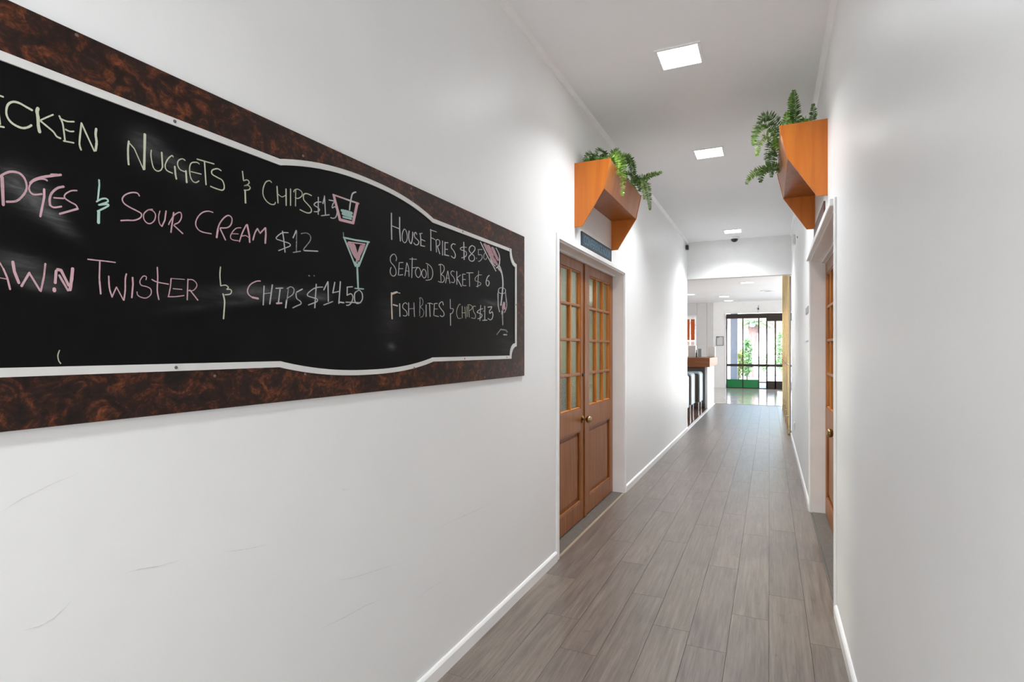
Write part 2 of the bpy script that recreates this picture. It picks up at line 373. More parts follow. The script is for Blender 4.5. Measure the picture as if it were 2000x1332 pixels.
# planks
pw=.172; edges=[XL]+[-1.035+pw*i for i in range(8)]+[XR]
known={7:[3.38],6:[4.418,3.055],5:[3.685,2.65],4:[2.775,4.50],3:[3.09,4.03],2:[2.385],1:[2.668],0:[2.0],8:[2.9]}
PL=1.22; pm=None
def plank_mesh(wd,ln):
    m=MB(); c=.0009
    m.add([(c,c,0),(wd-c,c,0),(wd-c,ln-c,0),(c,ln-c,0),(0.0004,0.0004,-.0012),(wd-.0004,.0004,-.0012),(wd-.0004,ln-.0004,-.0012),(.0004,ln-.0004,-.0012),(0.0004,0.0004,-.004),(wd-.0004,.0004,-.004),(wd-.0004,ln-.0004,-.004),(.0004,ln-.0004,-.004)],
          [(0,1,2,3),(0,4,5,1),(1,5,6,2),(2,6,7,3),(3,7,4,0),(4,8,9,5),(5,9,10,6),(6,10,11,7),(7,11,8,4)])
    me=bpy.data.meshes.new('plank'); me.from_pydata(m.v,[],m.f); me.update(); me.materials.append(M['plank']); return me
cache={}
fl=WLOC[base.name]
for ci in range(9):
    x0,x1=edges[ci],edges[ci+1]; wd=x1-x0
    js=set(); k=sorted(known[ci])
    j=k[0]
    while j>-1.2: js.add(round(j,3)); j-=PL
    for a in k: js.add(a)
    j=k[-1]+ (PL if ci%2 else PL*.93)
    while j<14.6: js.add(round(j,3)); j+=PL
    js=sorted(x for x in js if -1.1<x<14.6); ys=[-1.2]+js+[14.72]
    for a,c in zip(ys,ys[1:]):
        if c-a<.12 and c!=14.72: pass
        key=(round(wd,3),round(c-a,3))
        if key not in cache: cache[key]=plank_mesh(wd,c-a)
        o=bpy.data.objects.new('plank',cache[key]); COL.objects.link(o); o.parent=base; o.location=Vector((x0,a,0))-fl
# lobby
MB().box(-7,4,YB+.15,21.05,3.0,3.1).build('ceiling_lobby','ceil',kind='structure')
LF=MB().box(-7,4,14.72,21.05,-.06,-.003).build('floor_lobby','sub',kind='structure')
LR=MB().box(-7,XL-.04,YB,14.72,-.06,-.003).build('floor_bar','sub',kind='structure')
MB().box(XR+.02,4,YB,14.72,-.06,0).build('floor_side_lobby','tile',kind='structure')
def tiles(parent,mat,x0,x1,y0,y1,s):
    nx=round((x1-x0)/s); ny=round((y1-y0)/s); sx=(x1-x0)/nx; sy=(y1-y0)/ny
    m=MB(); g=.0012; m.add([(g,g,0),(sx-g,g,0),(sx-g,sy-g,0),(g,sy-g,0),(g,g,-.003),(sx-g,g,-.003),(sx-g,sy-g,-.003),(g,sy-g,-.003)],[(0,1,2,3),(0,4,5,1),(1,5,6,2),(2,6,7,3),(3,7,4,0)])
    me=bpy.data.meshes.new('tile'); me.from_pydata(m.v,[],m.f); me.materials.append(M[mat]); p=WLOC[parent.name]
    for i in range(nx):
        for j in range(ny):
            o=bpy.data.objects.new('tile',me); COL.objects.link(o); o.parent=parent; o.location=Vector((x0+i*sx,y0+j*sy,0))-p
tiles(LF,'tile',-4.6,4,14.72,21.0,.6); tiles(LR,'redtile',-4.6,XL-.04,YB,14.72,.45)
MB().box(XL-.04,XL+.012,YB,14.72,-.02,.012,.003).build('trim_2','trim',kind='structure',label='white floor strip between grey planks and reddish tiles')
MB().box(XL,XR,14.70,14.74,-.01,.004).build('trim_3','steel',kind='structure',label='thin threshold strip where planks meet lobby tiles')
YF=20.9
b=MB(); b.box(-7,-3.6,YF,YF+.15,0,3).box(-3.6,-2.37,YF,YF+.15,0,.95).box(-3.6,-2.37,YF,YF+.15,2.52,3).box(-2.37,-1.40,YF,YF+.15,0,3).box(-1.40,1.40,YF,YF+.15,2.60,3).box(1.40,4,YF,YF+.15,0,3)
wf=b.build('wall_far','lobbywall',kind='structure')
for x0,x1 in ((-3.6,-2.365),(-2.355,-2.025),(-2.02,-1.80)):
    z0=0 if x1>-2.3 else 2.56
    MB().box(x0+.004,x1-.004,YF-.016,YF-.001,z0+.002,2.995,.003).build('wall_panel','panelgrey',wf)
b=MB().box(-7.15,-7,YB,21,0,3); b.build('wall_lobby_left','lobbywall',kind='structure')
MB().box(4,4.15,YB,21,0,3).build('wall_lobby_right','lobbywall',kind='structure')
MB().box(-7,XL-T,YB,YB+.15,0,3.1).box(XR+T,4,YB,YB+.15,0,3.1).build('wall_lobby_front','lobbywall',kind='structure')
# rooms behind the doors
def room(nm,x0,x1,y0,y1,z1,mat,inner):
    b=MB()
    b.box(x0,x1,y0-.1,y0,0,z1).box(x0,x1,y1,y1+.1,0,z1)
    if inner>0: b.box(x0-.1,x0,y0-.1,y1+.1,0,z1)
    else: b.box(x1,x1+.1,y0-.1,y1+.1,0,z1)
    b.build('wall_'+nm,mat,kind='structure')
    MB().box(x0-.1,x1+.1,y0-.1,y1+.1,z1,z1+.05).build('ceiling_'+nm,'ceil',kind='structure')
    MB().box(x0-.1,x1+.1,y0-.1,y1+.1,-.06,-.002).build('floor_'+nm,'carpet',kind='structure')
room('conference',-6.2,XL-T-.002,2.2,8.6,2.7,'olive',1)
room('storage',XR+T+.002,3.4,2.4,8.6,2.7,'dimwall',-1)
# scuffs on the left wall (faint rubbed marks in the paint)
M['scuff']=simple('grey_scuff',(.70,.70,.695),.6,var=.15,scale=80)
def scuff(pts,wid):
    m=MB(); n=len(pts); vs=[]
    for i,(y,z) in enumerate(pts):
        a=pts[max(i-1,0)]; c=pts[min(i+1,n-1)]; dy,dz=c[0]-a[0],c[1]-a[1]; L=math.hypot(dy,dz); ny,nz=-dz/L,dy/L; h=wid*math.sin(math.pi*(i+.25)/(n-.5))/2
        vs+=[(XL+.0006,y+ny*h,z+nz*h),(XL+.0006,y-ny*h,z-nz*h)]
    m.add(vs,[(2*i,2*i+1,2*i+3,2*i+2) for i in range(n-1)]); m.build('scuff_mark','scuff',wl)
for pts,wd in [([(.552,.836),(.575,.833),(.60,.838),(.618,.85),(.627,.858)],.0018),([(.73,.876),(.76,.874),(.80,.866),(.85,.862)],.0016),([(.96,.845),(1.0,.835),(1.05,.826),(1.10,.82)],.0013),
    ([(.518,1.06),(.55,1.078),(.60,1.095),(.64,1.105)],.0010),([(1.37,.62),(1.45,.6),(1.55,.585),(1.7,.56)],.0016),([(1.30,.50),(1.40,.49),(1.5,.485),(1.6,.47)],.0022),([(1.9,.62),(2.1,.61),(2.3,.60),(2.5,.60)],.0016),([(1.39,.905),(1.40,.898),(1.42,.897)],.0022),([(1.75,.38),(1.9,.39),(2.0,.38)],.0015)]: scuff(pts,wd)

# baseboards
def baseb(name,x,sg,y0,y1):
    p=[(x,0),(x+sg*.014,0),(x+sg*.014,.052),(x+sg*.009,.060),(x+sg*.004,.064),(x,.064)]
    return MB().prism(p,1,y0,y1).build(name,'trim',kind='structure')
baseb('baseboard_left',XL,1,-1,DN-.042); baseb('baseboard_left_far',XL,1,DF+.042,YB)
baseb('baseboard_right',XR,-1,-.2,RDN-.042); baseb('baseboard_right_far',XR,-1,RDF+.042,YB)
for i,(x,sg) in enumerate(((XL,1),(XR,-1))):
    MB().prism([(x,ZC),(x+sg*.028,ZC),(x+sg*.022,ZC-.010),(x+sg*.010,ZC-.022),(x,ZC-.028)],1,-.2,YB).build('trim_%d'%(4+i),'trim',kind='structure',label='slim white cove along the %s edge of the ceiling'%('left','right')[i])

# ------------------------------------------------------------------ glazed doors
def knob(parent,x,y,z,sg):
    MB().lathe([(.001,0),(.030,0),(.030,.006),(.022,.011),(.011,.014),(.010,.030),(.014,.036),(.024,.042),(.029,.053),(.029,.062),(.023,.071),(.012,.0745),(.001,.0745)],(x,y,z),0,20,sg).build('door_knob','brass',parent,smooth=True,label='round aged brass knob')
def glazed_leaf(root,xf,sg,y0,y1,g0,g1,meet,hinge_knob=None):
    # xf corridor-side face, sg +1 when the corridor lies towards +X
    xb=xf-sg*.04; zt=2.046; zb=.012
    gz=[.886,1.154,1.420,1.687,1.956]; c=.0025
    m=MB()
    m.box(xb,xf,y0,g0,zb,zt,c).box(xb,xf,g1,y1,zb,zt,c)
    m.box(xb,xf,g0-.001,g1+.001,1.956,zt,c).box(xb,xf,g0-.001,g1+.001,.713,.886,c).box(xb,xf,g0-.001,g1+.001,zb,.153,c)
    leaf=m.build('door_leaf','doorwood',root)
    # lower raised panel
    xp=xf-sg*.013; m=MB(); m.box(xb+sg*.010,xp-sg*.006,g0,g1,.153,.713)
    m.box(xp-sg*.012,xp,g0+.035,g1-.035,.188,.678,.006); m.build('wood_panel','doorwood',leaf)
    m=MB(); q=.012
    for (a,b_,c_,d) in ((g0,g1,.713-q,.713),(g0,g1,.153,.153+q),(g0,g0+q,.153+q,.713-q),(g1-q,g1,.153+q,.713-q)): m.box(xp-sg*.004,xf-sg*.001,a,b_,c_,d,.003)
    m.build('panel_moulding','doorwood',leaf)
    # muntins and panes
    mw=.022; cols=[g0+(g1-g0)*i/3 for i in range(4)]
    for i in (1,2): MB().box(xb+sg*.004,xf-sg*.003,cols[i]-mw/2,cols[i]+mw/2,.886,1.956,.004).build('muntin','muntin',leaf)
    for j in (1,2,3): MB().box(xb+sg*.0045,xf-sg*.0025,g0,g1,gz[j]-mw/2,gz[j]+mw/2,.004).build('muntin','doorwood',leaf)
    m=MB(); q=.010
    for (a,b_,c_,d) in ((g0,g1,1.956-q,1.956),(g0,g1,.886,.886+q),(g0,g0+q,.886+q,1.956-q),(g1-q,g1,.886+q,1.956-q)): m.box(xb+sg*.006,xf-sg*.004,a,b_,c_,d,.003)
    m.build('glazing_bead','muntin',leaf)
    pane=None; xg=(xf+xb)/2
    for i in range(3):
        for j in range(4):
            MB().box(xg-.002,xg+.002,cols[i]+.002,cols[i+1]-.002,gz[j]+.002,gz[j+1]-.002).build('glass_pane','doorglass',leaf)
    if meet=='knob': knob(leaf,xf,y1-.062 if sg>0 else y1-.062,.800,sg)
    return leaf
def door(n,xw,sg,y0,y1,zh,label,sidelock=True):
    # xw wall face; leaf recessed by .107
    root=thing('door_%d'%n,(xw-sg*.10,(y0+y1)/2,0),kind='structure',label=label)
    xf=xw-sg*.107; mid=(y0+y1)/2+.004
    L1=glazed_leaf(root,xf,sg,y0+.012,mid-.0015,y0+.125,mid-.092,'knob')
    L2=glazed_leaf(root,xf,sg,mid+.0015,y1-.012,mid+.138,y1-.108,None)
    MB().box(xf,xf+sg*.010,mid-.012,mid+.030,.012,2.046,.003).build('astragal','doorwood',L2)
    MB().lathe([(.001,0),(.014,0),(.014,.008),(.011,.011),(.001,.011)],(xf,mid-.045,1.148),0,14,sg).build('lock_cylinder','blackmetal',L1,smooth=True,label='small black lock cylinder')
    # linings with stops, casing
    xb=xw-sg*T
    MB().box(xb,xw,y0-.004,y0+.011,0,zh+.0).build('jamb','trim',root)
    MB().box(xb,xw,y1-.011,y1+.004,0,zh+.0).build('jamb','trim',root)
    MB().box(xb,xw+sg*.001,y0,y1,zh-.0135,zh+.002).build('head_jamb','trim',root)
    MB().box(xf+sg*.001,xf+sg*.028,y0+.011,y1-.011,zh-.030,zh-.0135,.003).build('door_stop','trim',root)
    MB().box(xf-sg*.045,xf-sg*.001,y0+.011,y1-.011,zh-.045 if zh-.045>2.048 else 2.0485,zh-.0135).build('door_stop','trim',root)
    cw=.036; ct=.012
    MB().box(xw,xw+sg*ct,y0-cw,y0+.002,0,zh+cw,.003).build('casing','trim',root)
    MB().box(xw,xw+sg*ct,y1-.002,y1+cw,0,zh+cw,.003).build('casing','trim',root)
    MB().box(xw,xw+sg*(ct+(.0 if sg>0 else .018)),y0-.001,y1+.001 if sg>0 else y1+cw,zh-.002,zh+cw,.003).build('casing','trim',root)
    MB().box(xb,xw-sg*.012,y0+.011,y1-.011,-.003,.006,.001).build('threshold','thresh',root,label='dark grey brown threshold')  # at the right doors the dark colour stands in for shade on the floor
    if n==1: MB().box(xw-sg*.012,xw+sg*.004,y0,y1,-.001,.005,.001).build('threshold_strip','tan',root,label='thin tan threshold strip')
    return root
door(1,XL,1,DN,DF,H1,'pair of brown glazed wooden doors on the left under the conference sign')
door(2,XR,-1,RDN,RDF,H2,'pair of glazed wooden doors on the right seen at a steep angle')

# ------------------------------------------------------------------ menu chalkboard
XF=XL+.012
cb=thing('menu_chalkboard',(XL,1.5,1.2),'long black menu chalkboard in a marbled brown surround on the left wall','chalkboard')
Y0b,Y1b=.20,2.821; YC=(Y0b+Y1b)/2; 
b=MB().box(XL+.001,XF,Y0b,Y1b,1.204,1.970,.0015); b.build('marbled_surround','marble',cb,label='brown and black marbled laminate surround')
def outline(o):
    # half width measured from the centre; o = inset of the line
    zt,zb=1.873-o,1.3005+o
    pts=[]
    hs=.385-o*.15   # half-width of the swelling
    xe=1.197-o; n=.066   # end of the straight, notch size
    top=[(-hs,zt)]
    K=22
    for i in range(K+1):
        u=-1+2*i/K
        bulge=.046*(1-abs(u)**2.3)
        top.append((u*(hs-.012),zt+ .004+bulge-.0))
    top.append((hs,zt))
    pts+=top
    pts.append((xe-n+.0,zt))
    for i in range(0,9):
        t=math.pi/2*i/8
        # concave notch, centred on the outer corner
        pts.append((xe+.0-n*math.cos(t),zt-.004-n*1.02*math.sin(t)))
    pts.append((xe,zt-.004-n*1.02-.001))
    for i in range(0,9):
        t=math.pi/2*(1-i/8)
        pts.append((xe-n*math.cos(t),zb+.004+n*.92*math.sin(t)))
    pts.append((xe-n,zb))
    bot=[(hs,zb)]
    for i in range(K+1):
        u=1-2*i/K
        bot.append((u*(hs-.012),zb-.003-.033*(1-abs(u)**2.3)))
    bot.append((-hs,zb)); pts+=bot
    pts.append((-(xe-n),zb))
    for i in range(0,9):
        t=math.pi/2*i/8; pts.append((-(xe-n*math.cos(t)),zb+.004+n*.92*math.sin(t)))
    for i in range(0,9):
        t=math.pi/2*(1-i/8); pts.append((-(xe-n*math.cos(t)),zt-.004-n*1.02*math.sin(t)))
    pts.append((-(xe-n),zt))
    return pts
YBC=1.5115   # centre of the drawn frame
O=[(YBC+a,z) for a,z in outline(0)]; I=[(YBC+a,z) for a,z in outline(.0165)]
MB().prism(I,0,XF,XF+.0006).build('writing_surface','board',cb,label='matt black writing surface')
MB().ring(O,I,0,XF-.001,XF+.004).build('white_moulding','boardtrim',cb,label='thin white curved moulding')
scr=None
for (y,z) in [(.827,1.8655),(1.2096,1.908),(1.7536,1.908),(2.132,1.8655),(2.62,1.8655),(.83,1.3085),(1.2174,1.278),(1.7636,1.279),(2.15,1.3085),(2.585,1.3085),(2.700,1.586)]:
    MB().lathe([(.0005,0),(.004,0),(.0035,.0012),(.001,.0016)],(XF+.004,y,z),0,10,1).build('screw','steel',cb,smooth=True)
for (y,z) in [(.632,1.962),(.93,1.285),(1.75,1.955),(2.35,1.216)]:
    MB().lathe([(.0005,0),(.0035,0),(.003,.0012),(.001,.0016)],(XF,y,z),0,10,1).build('screw','steel',cb,smooth=True)
CC={'Y':(.56,.57,.44),'P':(.60,.38,.42),'W':(.56,.56,.56),'T':(.42,.60,.55),'O':(.64,.52,.43)}
CHALK=[
('CHICKEN',[('Y',0.9,25,31,0,[5063,17945,5170,17944]),('Y',0.9,24,30,0,[5081,17930,5125,17444]),('Y',0.9,25,30,0,[5054,17395,5180,17413]),('Y',0.95,32,39,1,[5593,17872,5506,17896,5392,17926,5299,17906,5230,17821,5211,17678,5243,17577,5317,17514,5430,17491,5516,17528,5583,17594]),('Y',0.85,52,62,1,[5682,17942,5667,17877,5682,17765,5687,17625,5707,17514]),('Y',0.95,25,29,1,[5920,17915,5822,17830,5722,17739]),('Y',0.9,30,35,1,[5722,17721,5843,17646,5925,17592,5977,17525,6040,17511]),('Y',0.9,30,35,1,[6019,17928,6072,17814,6093,17675,6114,17487]),('Y',0.9,26,30,1,[6029,17884,6146,17873,6266,17911]),('Y',0.9,26,29,1,[6125,17711,6200,17701,6266,17725]),('Y',0.9,26,29,0,[6093,17480,6266,17501]),('Y',0.9,32,36,1,[6393,17406,6365,17497,6371,17649,6399,17935]),('Y',0.9,31,34,0,[6404,17924,6478,17762,6627,17457]),('Y',0.9,45,49,1,[6650,17477,6668,17649,6650,17797,6662,17916])]),
('NUGGETS',[('Y',0.9,40,41,1,[7290,17879,7274,17719,7277,17505,7287,17387]),('Y',0.75,25,27,0,[7309,17838,7401,17760,7594,17368]),('Y',0.9,53,53,0,[7621,18143,7614,17761,7605,17385]),('Y',0.8,25,25,1,[7759,17842,7752,17708,7800,17485,7885,17425,7970,17471,8006,17560]),('Y',0.8,37,37,0,[7987,17867,8006,17546]),('Y',0.8,28,28,1,[8248,17849,8218,17868,8130,17769,8064,17606,8100,17502,8233,17476]),('Y',0.85,41,39,0,[8285,17643,8300,17473,8323,17371]),('Y',0.75,27,26,1,[8530,17856,8460,17871,8368,17799,8353,17692,8414,17608,8522,17595]),('Y',0.85,45,43,0,[8550,17618,8568,17357]),('Y',0.7,28,27,1,[8888,17883,8823,17901,8694,17847,8647,17721,8663,17532,8726,17430,8807,17422,8880,17479]),('Y',0.8,26,25,0,[8679,17641,8937,17655]),('Y',0.85,32,29,0,[8831,17979,9273,17999]),('Y',0.85,35,32,0,[9020,17983,9061,17437]),('Y',0.85,33,30,1,[9465,17891,9360,17908,9222,17829,9222,17736,9360,17697,9500,17657,9553,17514,9500,17421,9325,17414,9179,17430])]),
('ampersand',[('Y',0.8,37,31,0,[10080,18054,10109,17841]),('Y',0.8,31,26,1,[10109,17821,10225,17873,10283,17822,10225,17749,10128,17698,10244,17737,10313,17698,10264,17627,10128,17583]),('Y',0.85,49,42,0,[10157,17574,10170,17265])]),
('CHIPS',[('Y',0.7,34,28,1,[11000,18017,10936,18048,10810,17974,10727,17789,10727,17602,10831,17474,10979,17423,11097,17451,11130,17511]),('Y',0.75,42,34,0,[11184,17962,11217,17514]),('Y',0.7,28,22,1,[11217,17760,11350,17714,11485,17792]),('Y',0.7,44,34,0,[11496,17973,11501,17510]),('Y',0.65,40,32,0,[11657,18015,11657,17547]),('Y',0.65,34,26,0,[11844,18027,11837,17571]),('Y',0.65,34,26,1,[11773,17955,11797,18015,11927,18076,12071,18031,12071,17920,11927,17811,11820,17812]),('Y',0.75,43,33,1,[12443,18022,12268,18035,12145,17976,12145,17827,12293,17733,12430,17633,12418,17527,12268,17475,11999,17507])]),
('price $13',[('W',0.6,41,30,1,[12844,17930,12648,17874,12557,17776,12699,17733,12778,17684,12699,17609,12557,17577]),('W',0.6,42,31,0,[12725,18045,12720,17528]),('W',0.65,47,34,0,[12910,17898,12977,18107]),('W',0.65,43,31,0,[12977,18146,13017,17593]),('W',0.6,43,31,0,[12844,17516,13180,17619]),('W',0.7,48,35,0,[13166,18066,13401,18093]),('W',0.55,45,32,1,[13401,18074,13318,17955,13304,17853,13430,17921,13514,17781,13458,17610,13346,17546,13235,17542])]),
('tumbler drawing',[('P',0.9,80,55,0,[13346,18278,14530,18282]),('P',0.95,118,83,0,[13373,18265,13657,17552]),('P',0.95,128,88,0,[13628,17566,14220,17588]),('P',0.9,124,83,0,[14452,18263,14251,17573]),('W',0.8,64,43,1,[14389,18624,14220,18518,14129,18228,14084,17970]),('W',0.75,48,33,0,[13832,18268,14281,18264]),('T',0.6,142,98,0,[13729,17870,14190,17891]),('T',0.6,143,98,0,[13773,17779,14190,17788]),('T',0.65,95,65,0,[13788,17681,14159,17699])]),
('WEDGES',[('P',0.6,47,59,0,[5152,16531,5170,16041]),('P',0.6,32,41,1,[5116,16521,5189,16598,5280,16658,5392,16668,5468,16608,5506,16503,5506,16398,5449,16268,5354,16153,5216,16108]),('P',0.7,40,47,1,[5564,16530,5623,16605,5732,16682,5863,16743,6050,16820]),('P',0.6,30,35,0,[5884,16779,5987,16808]),('P',0.7,27,32,1,[5827,16647,5782,16663,5682,16633,5583,16547,5545,16443,5564,16367,5623,16335,5742,16377]),('P',0.9,37,44,0,[5777,16475,5777,16326,5717,15956]),('P',0.6,39,44,1,[6093,16606,5987,16548,5894,16427,5863,16299,5873,16194]),('P',0.85,28,33,1,[5873,16194,5935,16172,6056,16218]),('P',0.6,25,29,0,[5930,16352,6093,16380]),('P',0.65,25,28,1,[6321,16591,6222,16560,6125,16473,6114,16397,6200,16344,6299,16306,6337,16240]),('P',0.65,36,41,0,[6337,16240,6029,16072])]),
('ampersand mint',[('T',0.95,32,35,0,[6715,16906,6721,16804,6692,16488]),('T',0.9,31,33,1,[6668,16457,6768,16539,6852,16560,6877,16507,6709,16402]),('T',0.95,35,37,1,[6709,16402,6864,16452,6877,16416,6686,16268]),('T',0.98,58,64,0,[6707,16273,6703,16041])]),
('SOUR',[('P',0.85,27,28,1,[7507,16781,7460,16831,7342,16811,7213,16728,7159,16628,7200,16544,7316,16491,7447,16453,7547,16407,7527,16320,7407,16240,7251,16207,7130,16175]),('P',0.75,24,25,1,[7786,16558,7690,16522,7601,16419,7601,16308,7662,16238,7745,16241,7828,16329,7850,16459,7786,16530,7703,16532]),('P',0.75,22,23,1,[7949,16559,7920,16433,7934,16294,7985,16226]),('P',0.8,33,32,0,[8086,16590,8057,16376,7992,16228]),('P',0.85,36,34,0,[8260,16593,8196,16132]),('P',0.8,27,25,1,[8144,16294,8159,16340,8248,16503,8338,16596,8422,16629,8445,16531,8384,16401,8278,16329]),('P',0.85,31,30,0,[8263,16304,8475,16156])]),
('CREAM',[('P',0.8,29,27,1,[9247,16816,9120,16818,8970,16751,8855,16620,8799,16472,8831,16358,8953,16291,9205,16290]),('P',0.8,35,31,1,[9342,16225,9368,16402,9430,16586,9553,16754,9679,16837,9771,16784,9752,16636,9643,16526,9447,16480]),('P',0.8,53,48,0,[9377,16419,9346,16226]),('P',0.75,37,32,0,[9438,16462,9589,16206]),('P',0.7,27,24,1,[10032,16599,9900,16561,9789,16451,9725,16311,9789,16250,9957,16255]),('P',0.65,24,21,0,[9771,16399,9957,16426]),('P',0.85,36,31,1,[9985,16236,10070,16472,10186,16700]),('P',0.85,53,45,0,[10215,16714,10283,16446,10293,16273]),('P',0.7,28,24,1,[10051,16387,10166,16424,10264,16392]),('P',0.85,42,35,1,[10402,16351,10462,16546,10542,16679]),('P',0.85,42,35,0,[10542,16679,10624,16568,10789,16745]),('P',0.9,53,44,0,[10799,16747,10810,16577,10789,16334])]),
('price $12',[('W',0.75,33,26,1,[11576,16766,11350,16714,11152,16536,11328,16498,11599,16474,11645,16410,11462,16316,11239,16209]),('W',0.75,39,31,0,[11372,16771,11417,16549,11462,16201]),('W',0.75,41,32,0,[11750,16654,11868,16885]),('W',0.3,38,29,0,[11880,16869,11868,16283]),('W',0.4,38,29,0,[11750,16237,12023,16317]),('W',0.35,35,27,1,[12047,16827,12243,16883,12393,16836,12393,16686,12145,16401,12169,16359]),('W',0.9,45,33,0,[12169,16359,12699,16425])]),
('PRAWN',[('P',0.8,20,25,0,[5108,15041,5170,14915]),('P',0.85,29,36,0,[5170,14915,5225,14763,5266,14564]),('P',0.7,12,14,0,[5037,14519,5108,15041]),('P',0.7,13,16,0,[5072,14757,5216,14740]),('P',0.85,45,55,0,[5303,15057,5326,14889,5392,14691]),('P',0.85,37,44,0,[5430,14637,5549,14894]),('P',0.75,30,36,0,[5549,14883,5712,14583]),('P',0.6,32,38,0,[5794,15091,5772,14851,5722,14572]),('P',0.9,47,54,0,[5966,14982,5951,14751]),('P',0.95,58,67,0,[5940,14641,5943,14599]),('P',0.8,47,55,0,[5987,15009,6050,15005,6179,14726]),('P',0.7,38,43,0,[6019,14904,6168,14627]),('P',0.85,56,63,0,[6244,15061,6227,14855,6200,14642])]),
('TWISTER',[('P',0.9,23,24,1,[6512,15280,6662,15283,6840,15289,7024,15289]),('P',0.85,28,31,0,[6729,15260,6721,14937,6727,14809]),('P',0.85,34,37,0,[6725,14860,6745,14617]),('P',0.85,29,32,1,[6895,14990,6901,14827,6919,14698,6962,14571]),('P',0.75,24,25,0,[6962,14584,7042,14783]),('P',0.75,24,25,0,[7042,14783,7181,14523]),('P',0.85,31,32,1,[7238,15078,7216,14968,7213,14726,7187,14524]),('P',0.85,34,35,0,[7361,15018,7370,14877,7346,14590]),('P',0.65,22,22,1,[7642,15003,7648,15066,7581,15071,7513,14961,7540,14874,7662,14852,7745,14805,7745,14694,7648,14609,7540,14614,7467,14655,7453,14722]),('P',0.75,30,29,1,[7892,15306,7902,15074,7892,14791,7927,14597]),('P',0.8,25,25,1,[7773,15024,7885,14981,8144,14959]),('P',0.8,28,27,0,[8203,15095,8189,14906,8144,14686]),('P',0.6,19,18,0,[8203,15095,8522,15109]),('P',0.7,22,21,0,[8248,14869,8460,14872]),('P',0.65,24,23,1,[8130,14678,8293,14692,8506,14735]),('P',0.75,28,26,0,[8600,15126,8584,14642]),('P',0.7,23,22,1,[8592,15110,8710,15123,8807,15059,8815,14970,8726,14871,8615,14860]),('P',0.75,31,29,0,[8647,14878,8847,14656])]),
('ampersand',[('Y',0.75,31,28,1,[9451,15522,9435,15315,9456,15066]),('Y',0.75,32,28,1,[9456,15058,9589,15088,9670,15041,9625,14988,9716,14997,9762,14954,9716,14877,9571,14848]),('Y',0.8,39,36,1,[9518,14867,9562,14697,9553,14491,9532,14252])]),
('CHIPS',[('P',0.7,38,32,1,[10634,15307,10502,15284,10322,15181,10234,15031,10264,14918,10362,14860]),('P',0.95,61,51,0,[10382,14853,10562,14835]),('W',0.6,40,33,0,[10751,15184,10722,14678]),('W',0.5,27,22,0,[10737,14977,10990,15026]),('W',0.55,44,36,0,[11022,15246,10936,14719]),('W',0.5,43,34,0,[11141,15162,11384,15195]),('W',0.6,42,34,0,[11283,15150,11228,14793]),('P',0.95,60,48,0,[11162,14753,11339,14775]),('W',0.3,37,29,0,[11576,15214,11519,14851]),('W',0.8,51,40,0,[11519,14869,11485,14652]),('W',0.45,34,25,1,[11531,15192,11668,15260,11785,15199,11738,15050,11531,14924]),('W',0.7,42,32,0,[12096,15238,11880,15126]),('W',0.5,42,32,1,[11856,15096,11880,14953,12023,14873,12035,14800,11880,14734,11738,14669])]),
('price $14.50',[('W',0.55,41,31,1,[12910,15376,12622,15328,12367,15181,12293,15071,12468,15030,12673,14999,12673,14923,12494,14852,12330,14793]),('W',0.55,49,36,0,[12642,15435,12583,14726]),('W',0.75,47,34,0,[12950,15293,13120,15563]),('W',0.75,48,34,0,[13125,15564,13139,14959]),('W',0.5,48,35,0,[12950,14838,13332,14974]),('W',0.7,49,35,0,[13416,15576,13332,15241]),('W',0.65,40,29,0,[13318,15240,13628,15318]),('W',0.7,55,38,0,[13663,15623,13594,14934]),('W',0.8,60,42,0,[13628,14977,13817,14971]),('W',0.75,48,32,0,[14235,15521,13994,15486]),('W',0.75,52,36,0,[13985,15485,13979,15219]),('W',0.7,48,33,1,[13985,15229,14159,15286,14251,15191,14190,15020,14069,14919,13949,14900]),('W',0.75,50,33,1,[14499,15421,14343,15323,14328,15114,14405,15005,14561,15017,14704,15144,14704,15335,14561,15438,14436,15395]),('W',0.55,54,37,1,[13920,14999,14220,15012,14625,15032])]),
('martini drawing',[('T',0.75,84,57,0,[13817,17038,14374,17056,15063,17110]),('T',0.7,82,56,0,[13846,17023,14374,16202]),('T',0.7,82,54,0,[14997,17081,14530,16223]),('T',0.65,110,74,0,[14343,16322,14483,16216,14561,16353]),('T',0.7,85,57,0,[14452,16212,14499,15505]),('T',0.65,61,40,0,[14343,15479,14769,15500]),('P',0.65,196,133,0,[14069,16900,14405,16498]),('P',0.6,222,150,0,[14251,16869,14405,16540]),('P',0.6,177,118,0,[14657,16895,14467,16445]),('P',0.5,153,101,0,[14785,16959,14561,16606]),('P',0.8,60,40,0,[14039,16935,14849,17002]),('T',0.5,33,23,0,[13802,17198,13817,17059]),('P',0.5,100,67,0,[14452,16547,14436,16356])]),
('HOUSE',[('W',0.86,65,39,0,[16277,18355,16277,17882,16293,17419]),('W',0.8,71,43,0,[16763,18309,16763,17867,16810,17455]),('W',0.8,58,35,0,[16300,17907,16733,17889]),('W',0.8,46,28,1,[17039,17935,16956,17820,16913,17642,16944,17493,17051,17434,17159,17488,17232,17629,17207,17811,17123,17923,17039,17935]),('W',0.8,60,34,1,[17354,17925,17317,17745,17354,17565,17465,17469,17539,17598,17577,17793,17577,17924]),('W',0.75,57,33,1,[17843,17887,17779,17955,17690,17887,17715,17761,17868,17700,17984,17632,17920,17518,17766,17477,17652,17531]),('W',0.75,50,29,0,[18023,17950,18220,17999]),('W',0.8,67,38,0,[18075,17945,18115,17744,18115,17507]),('W',0.75,55,32,0,[18154,17751,18406,17729]),('W',0.75,64,36,0,[18115,17507,18393,17523])]),
